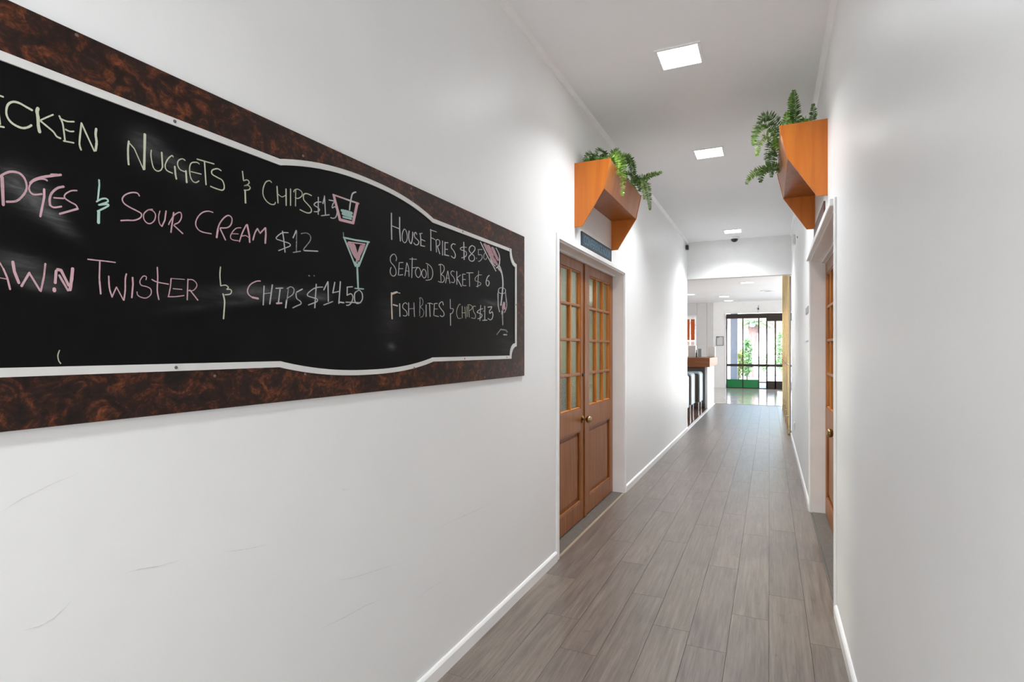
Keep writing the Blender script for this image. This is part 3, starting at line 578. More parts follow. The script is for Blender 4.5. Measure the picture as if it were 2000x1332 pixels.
('FRIES',[('W',0.75,62,35,0,[18830,18270,18835,17429]),('W',0.75,54,30,0,[18788,18247,19254,18251]),('W',0.75,54,30,0,[18858,17946,19140,17920]),('W',0.75,59,32,0,[19211,17878,19240,17432]),('W',0.75,55,30,1,[19182,17888,19341,17963,19487,17911,19457,17764,19283,17672]),('W',0.75,66,36,0,[19312,17677,19487,17400]),('W',0.75,62,33,0,[19699,17964,19699,17377]),('W',0.75,72,39,0,[19889,17949,19874,17420]),('W',0.75,64,33,0,[19904,17928,20133,17968]),('W',0.69,63,33,0,[19904,17664,20118,17683]),('W',0.8,83,43,0,[19858,17418,20210,17431]),('W',0.8,71,37,1,[20738,17994,20561,17996,20419,17907,20419,17793,20593,17707,20738,17565,20689,17417,20561,17398,20403,17448])]),
('price $8.50',[('W',0.63,65,32,1,[21709,18031,21417,17999,21165,17899,21248,17845,21588,17849,21727,17768,21623,17616,21282,17497]),('W',0.75,87,44,0,[21468,18220,21502,17462]),('W',0.86,74,37,1,[22222,18203,22008,18089,21955,17925,22186,17823,22404,17751,22440,17599,22222,17488,21972,17513,21937,17646,22150,17800,22459,18023,22477,18167,22222,18203]),('W',0.46,83,40,0,[22632,17697,22654,17674]),('W',0.52,61,29,0,[22774,18106,23211,18184]),('W',0.4,72,34,0,[22819,18099,22819,17867]),('W',0.46,73,34,1,[22819,17867,23115,17913,23192,17780,22962,17603,22811,17573]),('W',0.4,69,32,1,[23465,18058,23347,17912,23386,17773,23544,17760,23663,17869])]),
('bottle drawing',[('W',0.92,103,47,1,[23039,18502,23347,18257,23864,17862,24357,17559,24652,17353]),('W',0.86,104,46,1,[24652,18490,24997,18240,25084,17965,24997,17684,24695,17510]),('W',0.69,133,60,1,[24067,17892,24273,17698,24567,17588]),('P',0.48,351,161,0,[23465,18458,23864,18157]),('P',0.48,360,163,0,[23823,18445,24232,18066]),('P',0.48,337,151,0,[24273,18427,24652,18092]),('P',0.48,432,194,0,[23985,18102,24525,17771]),('P',0.46,308,137,0,[24567,18155,24866,17934]),('P',0.46,306,136,0,[24482,17878,24737,17687]),('W',0.63,210,92,0,[24910,17559,25084,17448]),('P',0.69,213,93,0,[25128,17454,25305,17341]),('W',0.75,149,65,1,[25040,17673,25260,17413,25394,17138,25439,16852,25416,16558,25327,16162,25216,15708])]),
('SEAFOOD',[('W',0.69,43,26,1,[16548,16693,16583,16796,16491,16907,16356,16893,16222,16769,16244,16608,16423,16496,16537,16373,16537,16206,16401,16121,16244,16170,16211,16303,16266,16420]),('W',0.75,41,25,0,[16979,16692,16744,16658,16686,16189,16968,16244]),('W',0.69,37,23,0,[16721,16431,16968,16464]),('W',0.75,42,25,0,[17087,16216,17207,16717]),('W',0.75,43,25,1,[17207,16717,17317,16531,17346,16219]),('W',0.69,35,20,0,[17111,16411,17329,16411]),('W',0.75,48,28,0,[17552,16954,17519,16196]),('W',0.69,44,25,0,[17378,16878,17830,16936]),('W',0.69,41,24,0,[17539,16568,17894,16637]),('W',0.75,46,26,1,[17920,16640,17779,16504,17792,16345,17946,16253,18102,16352,18128,16504,18023,16624,17894,16637]),('W',0.75,47,26,1,[18313,16618,18194,16498,18220,16352,18366,16279,18487,16369,18501,16521,18393,16613,18286,16614]),('W',0.52,48,26,0,[18596,16821,18637,16310]),('W',0.75,48,27,1,[18487,16874,18719,16838,18914,16711,18970,16503,18858,16305,18664,16238,18474,16209])]),
('BASKET',[('W',0.63,47,26,0,[19545,16967,19590,16279]),('W',0.69,52,28,1,[19413,16933,19575,16987,19783,16952,19843,16817,19723,16658,19575,16569]),('W',0.69,52,28,1,[19575,16569,19783,16523,19858,16404,19753,16281,19575,16245,19370,16262]),('W',0.69,54,28,0,[19939,16259,20107,16776]),('W',0.69,54,28,0,[20123,16778,20200,16529,20293,16281]),('W',0.57,45,23,0,[19969,16462,20231,16485]),('W',0.63,56,29,1,[20641,16811,20498,16834,20371,16761,20387,16665,20577,16574,20673,16453,20593,16346,20387,16340]),('W',0.69,68,34,0,[20851,16854,20858,16292]),('W',0.63,53,27,0,[21181,16745,20868,16575]),('W',0.75,74,37,0,[20868,16575,21265,16250]),('W',0.69,61,30,0,[21605,16822,21366,16801,21366,16295,21675,16326]),('W',0.69,54,27,0,[21400,16569,21623,16594]),('W',0.86,63,31,0,[21727,16905,22313,16978]),('W',0.52,74,36,0,[21955,16925,21990,16324])]),
('price $6',[('W',0.57,54,25,1,[23154,16984,22811,16925,22532,16768,22532,16644,22849,16626,23077,16579,22962,16478,22625,16380]),('W',0.57,60,29,0,[22849,17125,22755,16367]),('W',0.69,83,38,1,[23924,17058,23723,16924,23603,16727,23623,16583,23783,16526,23924,16670,23864,16774,23723,16777])]),
('FISH',[('O',1,71,44,0,[16288,15514,16288,15089,16322,14583]),('O',0.98,109,66,0,[16333,15484,16606,15571]),('O',0.92,45,27,0,[16583,15555,16791,15546]),('O',0.92,84,51,0,[16378,15095,16629,15072]),('W',0.75,64,39,0,[16763,15158,16779,14697]),('W',0.75,42,25,1,[17232,15171,17123,15220,16979,15153,16956,15024,17147,14923,17220,14799,17123,14729,16968,14742]),('W',0.69,50,30,0,[17317,15235,17317,14754]),('W',0.52,31,19,0,[17341,15014,17640,15041]),('W',0.46,56,33,0,[17652,15260,17690,14738])]),
('BITES',[('W',0.32,59,34,0,[18075,15456,18049,14787]),('W',0.34,43,24,1,[18023,15466,18154,15492,18273,15382,18233,15230,18102,15131,18260,15052,18339,14937,18260,14783,18102,14730]),('W',0.69,52,29,0,[18493,15248,18493,14781]),('W',0.69,53,29,0,[18733,15312,18774,14795]),('W',0.75,44,25,1,[18596,15309,18774,15330,18984,15307]),('W',0.69,51,27,0,[19312,15362,19083,15338,19040,14856,19399,14829]),('W',0.57,41,22,0,[19069,15120,19312,15136]),('W',0.69,57,31,1,[19753,15324,19693,15454,19516,15401,19428,15285,19575,15153,19783,15024,19798,14897,19634,14841,19516,14882])]),
('ampersand',[('W',0.63,55,29,0,[20319,15608,20329,15219]),('W',0.69,51,26,1,[20335,15219,20556,15218,20540,15102,20429,15014,20304,15006]),('W',0.69,70,37,0,[20329,15008,20341,14505])]),
('CHIPS',[('Y',0.57,48,24,1,[21181,15449,21082,15450,20917,15281,20845,15077,20917,14898,21015,14837,21232,14856]),('Y',0.57,49,24,0,[21333,15393,21333,14870]),('Y',0.57,50,25,1,[21299,15104,21451,15105,21623,15132]),('Y',0.57,49,24,0,[21561,15375,21640,14868]),('Y',0.63,50,24,0,[21754,15405,21761,14943]),('Y',0.57,51,25,0,[21884,15449,21955,14936]),('Y',0.57,51,25,1,[21796,15477,22043,15495,22222,15438,22186,15331,21972,15230]),('Y',0.63,53,25,1,[22551,15461,22367,15465,22295,15355,22367,15203,22532,15072,22477,14910,22150,14920])]),
('price $13 small',[('W',0.69,73,35,1,[23269,15402,22962,15346,22699,15205,22962,15167,23192,15108,23077,14976,22774,14907]),('W',0.63,61,29,0,[23058,15550,22981,14828]),('W',0.75,76,35,0,[23465,15542,23465,14887]),('W',0.86,88,40,0,[23250,14855,23703,14889]),('W',0.57,63,29,0,[23308,15296,23465,15306]),('W',0.75,91,42,0,[23783,15509,24190,15565]),('W',0.75,79,36,1,[24190,15556,24108,15457,23945,15335,23985,15227,24232,15316,24315,15171,24232,14998,24026,14914,23783,14976])]),
('wine glass drawing',[('W',0.52,78,34,1,[24953,16493,25172,16582,25529,16598,25756,16533,25710,16391,25394,16304,24997,16325,24953,16493]),('W',0.46,90,39,0,[24910,16413,24888,15647]),('W',0.52,95,41,0,[25733,16491,25848,15911]),('W',0.52,104,46,1,[24866,16270,24888,15871,24931,15588,25062,15366]),('W',0.46,95,41,1,[25779,16235,25894,15851,25848,15611,25619,15361]),('P',0.63,253,109,1,[25574,15866,25574,15729,25619,15557]),('P',0.57,144,63,1,[25439,15759,25394,15581,25439,15486]),('W',0.46,214,93,0,[25372,15424,25349,15268]),('W',0.32,128,56,0,[25372,15269,25416,14727]),('W',0.25,119,52,1,[25216,14507,24910,14325,24759,14226]),('W',0.23,146,63,1,[25260,14489,25802,14467,25940,14373]),('W',0.52,146,62,0,[25529,14235,25894,14243])]),
('stray mark',[('Y',0.6,20,23,1,[6027,13478,6000,13382,6013,13285,6047,13227])]),
('stray dots',[('W',0.35,52,39,0,[12342,15656,12380,15651]),('W',0.3,41,31,0,[12545,15690,12565,15664])])]
def smoothpts(P):
    out=[]
    n=len(P)
    for i in range(n-1):
        p0=P[max(i-1,0)];p1=P[i];p2=P[i+1];p3=P[min(i+2,n-1)]
        for k in range(5):
            t=k/5; out.append(tuple(.5*((2*p1[a])+(-p0[a]+p2[a])*t+(2*p0[a]-5*p1[a]+4*p2[a]-p3[a])*t*t+(-p0[a]+3*p1[a]-3*p2[a]+p3[a])*t**3) for a in (0,1)))
    out.append(P[-1]); return out
def chalk_word(lab,strokes,level):
    vs=[];fs=[];cols=[]
    for si,(c,den,wy,wz,sm,fl_) in enumerate(strokes):
        P=[(fl_[i],fl_[i+1]) for i in range(0,len(fl_),2)]
        if sm: P=smoothpts(P)
        else:
            Q=[]
            for a,b_ in zip(P,P[1:]):
                for k in range(3): Q.append((a[0]+(b_[0]-a[0])*k/3,a[1]+(b_[1]-a[1])*k/3))
            P=Q+[P[-1]]
        U=[(p[0]/wy,p[1]/wz) for p in P]; n=len(U)
        # rounded ends
        def unit(a,b_):
            d=(b_[0]-a[0],b_[1]-a[1]); L=math.hypot(*d) or 1e-6; return (d[0]/L,d[1]/L)
        d0=unit(U[0],U[1]); d1=unit(U[-2],U[-1])
        ext=[((U[0][0]-d0[0]*.35,U[0][1]-d0[1]*.35),.55)]+[(u,1.0) for u in U]+[((U[-1][0]+d1[0]*.35,U[-1][1]+d1[1]*.35),.5)]
        x=XF+.0008+.00012*(si%9)+level*.0001
        o=len(vs); m=len(ext)
        for i,(u,wf_) in enumerate(ext):
            d=unit(ext[max(i-1,0)][0],ext[min(i+1,m-1)][0]); nx,ny=-d[1],d[0]
            h=.5*wf_*(1+.16*(R.random()-.5))
            for s_ in (1,-1): vs.append((x,(u[0]+nx*h*s_)*wy*1e-4,(u[1]+ny*h*s_)*wz*1e-4)); cols.append((*CC[c],(.22+.75*den)*(.95+.1*R.random())))
        fs+=[(o+2*i,o+2*i+1,o+2*i+3,o+2*i+2) for i in range(m-1)]
    wl_=WLOC[cb.name]; me=bpy.data.meshes.new('chalk_lettering'); me.from_pydata([(a-wl_.x,b_-wl_.y,c-wl_.z) for a,b_,c in vs],[],fs)
    at=me.color_attributes.new('chalk','FLOAT_COLOR','POINT')
    for i,c in enumerate(cols): at.data[i].color=c
    me.materials.append(M['chalk']); me.update()
    nm='chalk_drawing' if 'drawing' in lab else ('chalk_mark' if 'stray' in lab else 'chalk_lettering')
    o=bpy.data.objects.new(nm,me); COL.objects.link(o); o.parent=cb
    names={'Y':'pale yellow','P':'pink','W':'white','T':'mint green','O':'peach'}
    first=strokes[0][0]
    o['label']='%s chalk %s'%(names[first],lab) if nm!='chalk_lettering' else '%s chalk writing %s'%(names[first],lab)
for i,(lab,st) in enumerate(CHALK): chalk_word(lab,st,i%3)

# ------------------------------------------------------------------ wall planters with ferns
def planter(xw,sg,dz,label):
    # decoded from the photograph: side cheeks, slanting front, bottom shelf
    y0,y1=3.735,4.728; th=.012
    zt,zk,zl=2.649+dz,2.452+dz,2.204+dz; ot,ok,ol=.257,.213,.055
    root=thing('timber_planter',(xw,(y0+y1)/2,zl),label,'planter','angular wooden wall planters')
    cheek=[(xw,zt),(xw+sg*ot,zt),(xw+sg*ok,zk),(xw+sg*ol,zl),(xw,zl-.002)]
    MB().prism(cheek,1,y0-th,y0).build('side_panel','planter',root)
    MB().prism(cheek,1,y1,y1+th).build('side_panel','planter',root)
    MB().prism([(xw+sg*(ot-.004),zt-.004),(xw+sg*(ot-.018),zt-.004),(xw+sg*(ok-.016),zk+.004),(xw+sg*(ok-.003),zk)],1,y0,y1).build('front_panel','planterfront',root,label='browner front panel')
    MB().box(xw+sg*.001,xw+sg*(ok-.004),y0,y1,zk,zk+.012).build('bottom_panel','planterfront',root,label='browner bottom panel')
    MB().box(xw+sg*.001,xw+sg*.010,y0,y1,zk+.012,zt-.02).build('back_panel','planter',root)
    m=MB(); nx,ny=7,24; vs=[]
    for i in range(nx):
        for j in range(ny):
            vs.append((xw+sg*(.012+(ot-.045)*i/(nx-1)),y0+.003+(y1-y0-.006)*j/(ny-1),zt-.055+.02*R.random()))
    m.add(vs,[(i*ny+j,(i+1)*ny+j,(i+1)*ny+j+1,i*ny+j+1) for i in range(nx-1) for j in range(ny-1)]); m.build('planting_foam','soil',root,label='dark mossy planting foam')
    return root
planter(XL,1,0,'orange wooden planter on left wall above the conference sign')
planter(XR,-1,.046,'orange wooden planter on right wall close to the ceiling')
def bez(P,n):
    out=[]; m=len(P)
    for i in range(m-1):
        p0,p1,p2,p3=P[max(i-1,0)],P[i],P[i+1],P[min(i+2,m-1)]
        for k in range(n):
            t=k/n; out.append(.5*((2*p1)+(-p0+p2)*t+(2*p0-5*p1+4*p2-p3)*t*t+(-p0+3*p1-3*p2+p3)*t**3))
    out.append(P[-1]); return out
def frond(root,P,wid,mat,face=None,dens=1.0):
    P=[Vector(p) for p in P]; L=sum((b_-a).length for a,b_ in zip(P,P[1:]))
    n=max(3,int(L/.010*dens/(len(P)-1))); C=bez(P,n); m=MB(); N=len(C)
    m.tube(C[::2]+[C[-1]],.0016,5,caps=False)
    ref=Vector(face) if face else None
    for i in range(1,N):
        d=(C[i]-C[i-1]).normalized()
        up=ref if ref else Vector((.3,-.2,1))
        side=d.cross(up)
        if side.length<.2: side=d.cross(Vector((1,.4,0)))
        side.normalize(); nor=side.cross(d).normalized(); t=i/N
        w=wid*1.15*(min(1,t*5+.35))*(1-t**3)*(.75+.45*R.random())+.007
        for s_ in (1,-1):
            lift=(R.random()-.4)*.9; tw=(R.random()-.5)*1.5
            dr=(side*s_+d*(.3+tw*.25)+nor*lift).normalized(); q=C[i]; a=(.0058+.003*R.random())*(.55+.45*(1-t))
            e1=(d*.8+nor*tw).normalized()
            m.add([q-e1*a*.4,q+dr*w*.4-e1*a,q+dr*w*.8-e1*a*.6,q+dr*w*1.05,q+dr*w*.8+e1*a*.6,q+dr*w*.4+e1*a,q+e1*a*.4],[(0,1,5,6),(1,2,4,5),(2,3,4)])
    m.build('frond',mat,root)
def fern(xw,sg,dz,label,specs,extra):
    y0,y1=3.735,4.728; zt=2.649+dz
    root=thing('fern',(xw+sg*.12,4.23,zt-.05),label,'plant','ferns in the wall planters')
    for mat,w_,pts in specs: frond(root,pts,w_*.95,mat,face=(R.uniform(-.3,.3),-1,R.uniform(.1,.5)))
    for k in range(extra):
        y=y0+.05+(y1-y0-.1)*k/(extra-1)+R.uniform(-.02,.02); x=xw+sg*R.uniform(.05,.2)
        L=R.uniform(.10,.18); a=R.uniform(0,2*math.pi); hz=R.uniform(.05,.10)*(.75 if dz>0 else 1)
        dx,dy=math.cos(a)*L*.55,math.sin(a)*L*.8
        ex=x+dx; 
        if sg*(ex-xw)<.03: ex=xw+sg*.03
        p=[(x,y,zt-.05),(x+(ex-x)*.3,y+dy*.3,zt-.05+hz),(x+(ex-x)*.75,y+dy*.75,zt-.04+hz*1.15),(ex,y+dy,zt-.05+hz*.75)]
        frond(root,p,R.uniform(.024,.034),('ferndark','fernmid','ferndark','fernmid','fernlight')[k%5])
    return root
LS=[('fernmid',.034,[(-1.08,4.02,2.60),(-1.02,4.0,2.75),(-.965,3.97,2.70),(-.952,3.96,2.58),(-.955,3.955,2.45)]),
 ('fernmid',.030,[(-1.10,4.05,2.60),(-1.03,4.0,2.78),(-.975,3.95,2.72),(-.965,3.93,2.60)]),
 ('fernlight',.022,[(-1.05,3.92,2.60),(-1.0,3.88,2.72),(-.965,3.86,2.68),(-.962,3.85,2.57)]),
 ('ferndark',.034,[(-1.09,4.2,2.60),(-1.0,4.22,2.80),(-.95,4.25,2.74),(-.95,4.26,2.62)]),
 ('fernmid',.032,[(-1.08,4.62,2.60),(-1.0,4.68,2.76),(-.945,4.73,2.74),(-.925,4.75,2.64),(-.915,4.76,2.525)]),
 ('fernlight',.026,[(-1.07,4.58,2.60),(-1.0,4.62,2.74),(-.955,4.66,2.70),(-.945,4.68,2.60)]),
 ('ferndark',.026,[(-1.08,4.50,2.60),(-.99,4.52,2.72),(-.90,4.56,2.745),(-.84,4.58,2.765),(-.795,4.6,2.775)]),
 ('fernlight',.022,[(-.93,4.55,2.73),(-.87,4.57,2.755),(-.79,4.6,2.78)]),
 ('ferndark',.030,[(-1.10,4.35,2.60),(-1.02,4.4,2.74),(-.96,4.46,2.70),(-.945,4.50,2.62)]),
 ('ferndark',.028,[(-1.12,4.1,2.60),(-1.10,4.0,2.76),(-1.10,3.88,2.77),(-1.12,3.78,2.70)]),
 ('ferndark',.028,[(-1.14,4.0,2.60),(-1.15,3.9,2.74),(-1.16,3.8,2.72),(-1.17,3.74,2.665)]),
 ('fernmid',.030,[(-1.12,4.25,2.60),(-1.08,4.18,2.80),(-1.04,4.08,2.82),(-1.02,4.0,2.78)]),
 ('fernmid',.030,[(-1.10,4.3,2.60),(-1.05,4.3,2.82),(-1.0,4.3,2.84),(-.96,4.32,2.78)])]
fern(XL,1,0,'green fern spilling over the front of the left wall planter',LS,46)
RS=[('ferndark',.030,[(.16,3.95,2.64),(.15,3.93,2.78),(.145,3.91,2.88),(.137,3.90,2.965)]),
 ('fernmid',.026,[(.15,3.97,2.64),(.14,3.95,2.80),(.125,3.93,2.89),(.128,3.92,2.955)]),
 ('ferndark',.020,[(.22,3.95,2.64),(.235,3.92,2.74),(.245,3.90,2.80),(.243,3.89,2.855)]),
 ('fernmid',.028,[(.12,3.98,2.64),(.10,3.95,2.74),(.095,3.93,2.80),(.10,3.92,2.84)]),
 ('ferndark',.034,[(.12,4.05,2.64),(.06,4.02,2.78),(0.0,3.98,2.86),(-.05,3.97,2.84),(-.075,3.96,2.77)]),
 ('fernmid',.036,[(.12,4.10,2.64),(.05,4.05,2.76),(-.03,4.0,2.82),(-.08,3.97,2.76),(-.095,3.96,2.68)]),
 ('fernlight',.030,[(.11,4.12,2.64),(.04,4.08,2.72),(-.02,4.03,2.75),(-.06,4.0,2.70),(-.075,4.0,2.62)]),
 ('ferndark',.032,[(.11,4.15,2.64),(.05,4.14,2.72),(.01,4.12,2.72),(-.01,4.12,2.64),(-.01,4.12,2.58)]),
 ('ferndark',.034,[(.10,4.25,2.64),(.04,4.25,2.72),(.015,4.25,2.68),(.01,4.25,2.60),(.012,4.25,2.54)]),
 ('fernmid',.034,[(.10,4.50,2.64),(.03,4.50,2.68),(-.03,4.50,2.675),(-.09,4.5,2.655),(-.145,4.5,2.61)]),
 ('fernlight',.028,[(-.03,4.50,2.66),(-.08,4.5,2.66),(-.13,4.5,2.63),(-.155,4.5,2.58)]),
 ('ferndark',.030,[(.08,4.45,2.64),(.0,4.46,2.68),(-.05,4.46,2.63),(-.06,4.46,2.57)]),
 ('fernmid',.026,[(.18,3.9,2.64),(.19,3.85,2.72),(.20,3.83,2.75),(.22,3.80,2.73)])]
fern(XR,-1,.046,'green fern with upright and drooping fronds in the right wall planter',RS,34)

# ------------------------------------------------------------------ signs over the doors
sg_=thing('door_sign',(XL,4.28,2.097),'slate blue sign reading CONFERENCE ROOM above the left doors','sign')
MB().box(XL+.001,XL+.010,3.864,4.697,2.097,2.203,.001).build('sign_plate','slate',sg_)
m=MB(); 
for (a,b_,c_,d) in ((3.872,4.689,2.193,2.198),(3.872,4.689,2.102,2.107),(3.872,3.877,2.107,2.193),(4.684,4.689,2.107,2.193)): m.box(XL+.010,XL+.0115,a,b_,c_,d)
m.build('sign_border','blackmetal',sg_)
tc=bpy.data.curves.new('lettering','FONT'); tc.body='CONFERENCE ROOM'; tc.align_x='CENTER'; tc.align_y='CENTER'; tc.size=.1; tc.extrude=.0; tc.offset=.0
to=bpy.data.objects.new('tmp',tc); COL.objects.link(to); bpy.context.view_layer.update()
me=bpy.data.meshes.new_from_object(to.evaluated_get(bpy.context.evaluated_depsgraph_get())); bpy.data.objects.remove(to)
xs=[v.co.x for v in me.vertices]; ys=[v.co.y for v in me.vertices]; wx=max(xs)-min(xs); wy=max(ys)-min(ys); cx=(max(xs)+min(xs))/2; cy=(max(ys)+min(ys))/2
for v in me.vertices:
    a,b_=(v.co.x-cx)/wx*.735,(v.co.y-cy)/wy*.064; v.co=Vector((.0118,a,b_+.053))
me.materials.append(M['signletter']); lo=bpy.data.objects.new('sign_lettering',me); COL.objects.link(lo); lo.parent=sg_; tag(lo,label='pale blue capital lettering')
MB().box(XR-.010,XR-.001,3.864,4.697,2.143,2.249,.001).build('door_sign','signbrown',label='dark brown sign plate on the right wall below the planter',cat='sign')

# ------------------------------------------------------------------ corridor lights and small fittings
def led(x,y,z,s,label,group,mat='led'):
    r=thing('ceiling_light',(x,y,z),label,'light',group)
    h=s/2; i=h-.018
    MB().ring([(x-h,y-h),(x+h,y-h),(x+h,y+h),(x-h,y+h)],[(x-i,y-i),(x+i,y-i),(x+i,y+i),(x-i,y+i)],2,z-.008,z-.0005).build('frame','trim',r)
    MB().box(x-i,x+i,y-i,y+i,z-.004,z-.001).build('diffuser',mat,r)
    if mat=='led':
        l=lamp('ceiling_light_lamp','AREA',(0,0,-.012),LG['ledlamp'],2*i,2*i,color=(.94,.975,1),spread=125); l.parent=r
    return r
G1='square panel lights in the corridor ceiling'
led(-.492,-.40,ZC,.262,'corridor ceiling light behind the camera position',G1)
led(-.492,3.479,ZC,.262,'nearest square ceiling light in the corridor, before the planters',G1)
led(-.493,5.294,ZC,.262,'square ceiling light between the planters and the bulkhead',G1)
led(-.50,8.955,ZC,.262,'farthest corridor ceiling light, beside the dome camera',G1)
G2='square panel lights in the lobby ceiling'
led(-.51,14.95,3.0,.30,'lobby ceiling light nearest the corridor, right of the others',G2,'ledlobby')
led(-2.19,17.5,3.0,.30,'lobby ceiling light over the counter at far left',G2,'ledlobby')
led(-1.29,18.65,3.0,.30,'lobby ceiling light left of the entrance, upper of two',G2,'ledlobby')
led(-1.26,20.3,3.0,.30,'lobby ceiling light left of the entrance, lower of two against the wall',G2,'ledlobby')
led(-3.6,4.6,2.7,.6,'ceiling light inside the conference room','conference room lights','ledroom')
v=thing('ceiling_vent',(-.05,17.3,3.0),'flat round vent in the lobby ceiling near the entrance','vent')
MB().lathe([(.001,0),(.20,0),(.19,-.012),(.12,-.016),(.10,-.006),(.001,-.008)],(-.05,17.3,2.999),2,24).build('grille','plastic',v,smooth=True)
MB().lathe([(.001,0),(.09,0),(.085,-.004),(.001,-.004)],(-.05,17.3,2.990),2,20).build('centre_disc','greyplastic',v,smooth=True)
dc=thing('dome_camera',(-.50,9.42,ZC),'small dome security camera under the corridor ceiling by the bulkhead','camera')
MB().lathe([(.001,0),(.072,0),(.072,-.028),(.064,-.036),(.001,-.036)],(-.50,9.42,ZC-.001),2,24).build('housing','plastic',dc,smooth=True)
MB().lathe([(.052,-.034),(.050,-.05),(.040,-.068),(.022,-.080),(.001,-.084)],(-.50,9.42,ZC-.001),2,24).build('dome','blackmetal',dc,smooth=True,label='tinted black dome')
mc=thing('motion_sensor',(XL+.03,9.42,2.98),'small black camera high in the left corner before the bulkhead','camera')
MB().box(XL+.001,XL+.03,9.40,9.44,3.03,3.07,.003).build('bracket','plastic',mc)
MB().box(XL+.008,XL+.05,9.36,9.44,2.96,3.035,.008).build('body','blackmetal',mc)
ws=thing('alarm_sensor',(XR-.03,8.3,2.74),'small white sensor box high on the right wall','sensor')
MB().box(XR-.035,XR-.001,8.2,8.35,2.74,2.86,.006).build('housing','plastic',ws)
MB().lathe([(.001,0),(.012,0),(.012,.008),(.001,.010)],(XR-.001,7.55,2.70),0,12,-1).build('cable_grommet','greyplastic',ws)
nt=thing('paper_notice',(XR,5.6,1.42),'bright white notice on the right wall beyond the doors','notice')
MB().box(XR-.006,XR-.001,5.30,5.86,1.425,1.66,.001).build('sheet','paper',nt)
MB().box(XR-.012,XR-.001,5.33,5.70,1.66,1.72,.003).build('clip_bar','greyplastic',nt,label='grey clip bar')
ol=thing('power_outlet',(XR,8.6,.30),'white power outlet low on the right wall','outlet')
MB().box(XR-.010,XR-.001,8.30,8.46,.27,.37,.003).build('faceplate','plastic',ol)
for dy in (.04,.12): MB().box(XR-.014,XR-.010,8.30+dy-.012,8.30+dy+.012,.325,.345,.001).build('switch','plastic',ol)

# ------------------------------------------------------------------ entrance doors
d3=thing('door_3',(0,YF,0),kind='structure',label='dark bronze glazed sliding entrance at the far end of the lobby')
def bx(nm,mat,x0,x1,y0,y1,z0,z1,c=.003,lab=None): return MB().box(x0,x1,y0,y1,z0,z1,c).build(nm,mat,d3,label=lab)
bx('header','bronze',-1.385,1.40,YF-.05,YF+.10,2.414,2.574)
bx('frame_post','bronze',-1.385,-1.345,YF-.02,YF+.06,0,2.414); bx('frame_post','bronze',1.36,1.40,YF-.02,YF+.06,0,2.414)
for x in (-.84,-.336): bx('mullion','bronze',x-.018,x+.018,YF-.02,YF+.04,.02,2.414)
bx('header_box','bronze',-.10,1.05,YF-.12,YF-.052,2.30,2.42)
for x in (-.085,.178,.62): bx('leaf_stile','bronze',x-.022,x+.022,YF-.10,YF-.06,.02,2.30)
bx('kick_panel','bronze',-.10,.66,YF-.10,YF-.06,.02,.27)
bx('mid_rail','bronze',-1.345,1.36,YF-.03,YF+.03,.755,.835)
bx('mid_rail','bronze',-.10,.66,YF-.105,YF-.058,.758,.832)
bx('kick_panel','greenpanel',-1.345,-.858,YF-.015,YF+.02,.02,.305,lab='green kick panel')
bx('kick_panel','greenpanel',-.822,-.354,YF-.015,YF+.02,.02,.305,lab='green kick panel')
bx('low_rail','bronze',-.318,.5,YF-.01,YF+.02,.20,.235)
bx('sill','bronze',-1.385,1.40,YF-.06,YF+.08,0,.02)
for x0,x1 in ((-1.345,-.858),(-.822,-.354),(-.318,1.36)):
    for z0,z1 in ((.305 if x1<-.3 else .02,.755),(.835,2.414)): bx('glass_pane','glass',x0,x1,YF+.002,YF+.008,z0,z1,0)
for x0,x1 in ((-.063,.156),(.2,.598)):
    for z0,z1 in ((.27,.758),(.832,2.30)): bx('glass_pane','glass',x0,x1,YF-.083,YF-.077,z0,z1,0)
es=thing('entrance_sensor',(-.345,YF,2.70),'tiny black sensor on the wall over the entrance doors','sensor')
MB().box(-.365,-.325,YF-.05,YF-.002,2.70,2.76,.006).build('sensor_head','blackmetal',es)
MB().tube([(-.345,YF-.006,2.76),(-.348,YF-.006,2.82),(-.342,YF-.006,2.86)],.004,6).build('cable','blackmetal',es)
MB().tube([(-.345,YF-.006,2.70),(-.355,YF-.006,2.64),(-.36,YF-.006,2.58)],.004,6).build('cable','greyplastic',es)
fn=thing('framed_notice',(-1.58,YF,1.48),'thin black-framed notice on the lobby wall left of the entrance','notice')
MB().ring([(-1.70,1.475),(-1.465,1.475),(-1.465,1.80),(-1.70,1.80)],[(-1.688,1.487),(-1.477,1.487),(-1.477,1.788),(-1.688,1.788)],1,YF-.022,YF-.002).build('frame','blackmetal',fn)
MB().box(-1.689,-1.476,YF-.010,YF-.003,1.486,1.789).build('sheet','panelgrey',fn)
MB().box(-1.685,-1.61,YF-.013,YF-.010,1.745,1.785).build('emblem','greyplastic',fn)

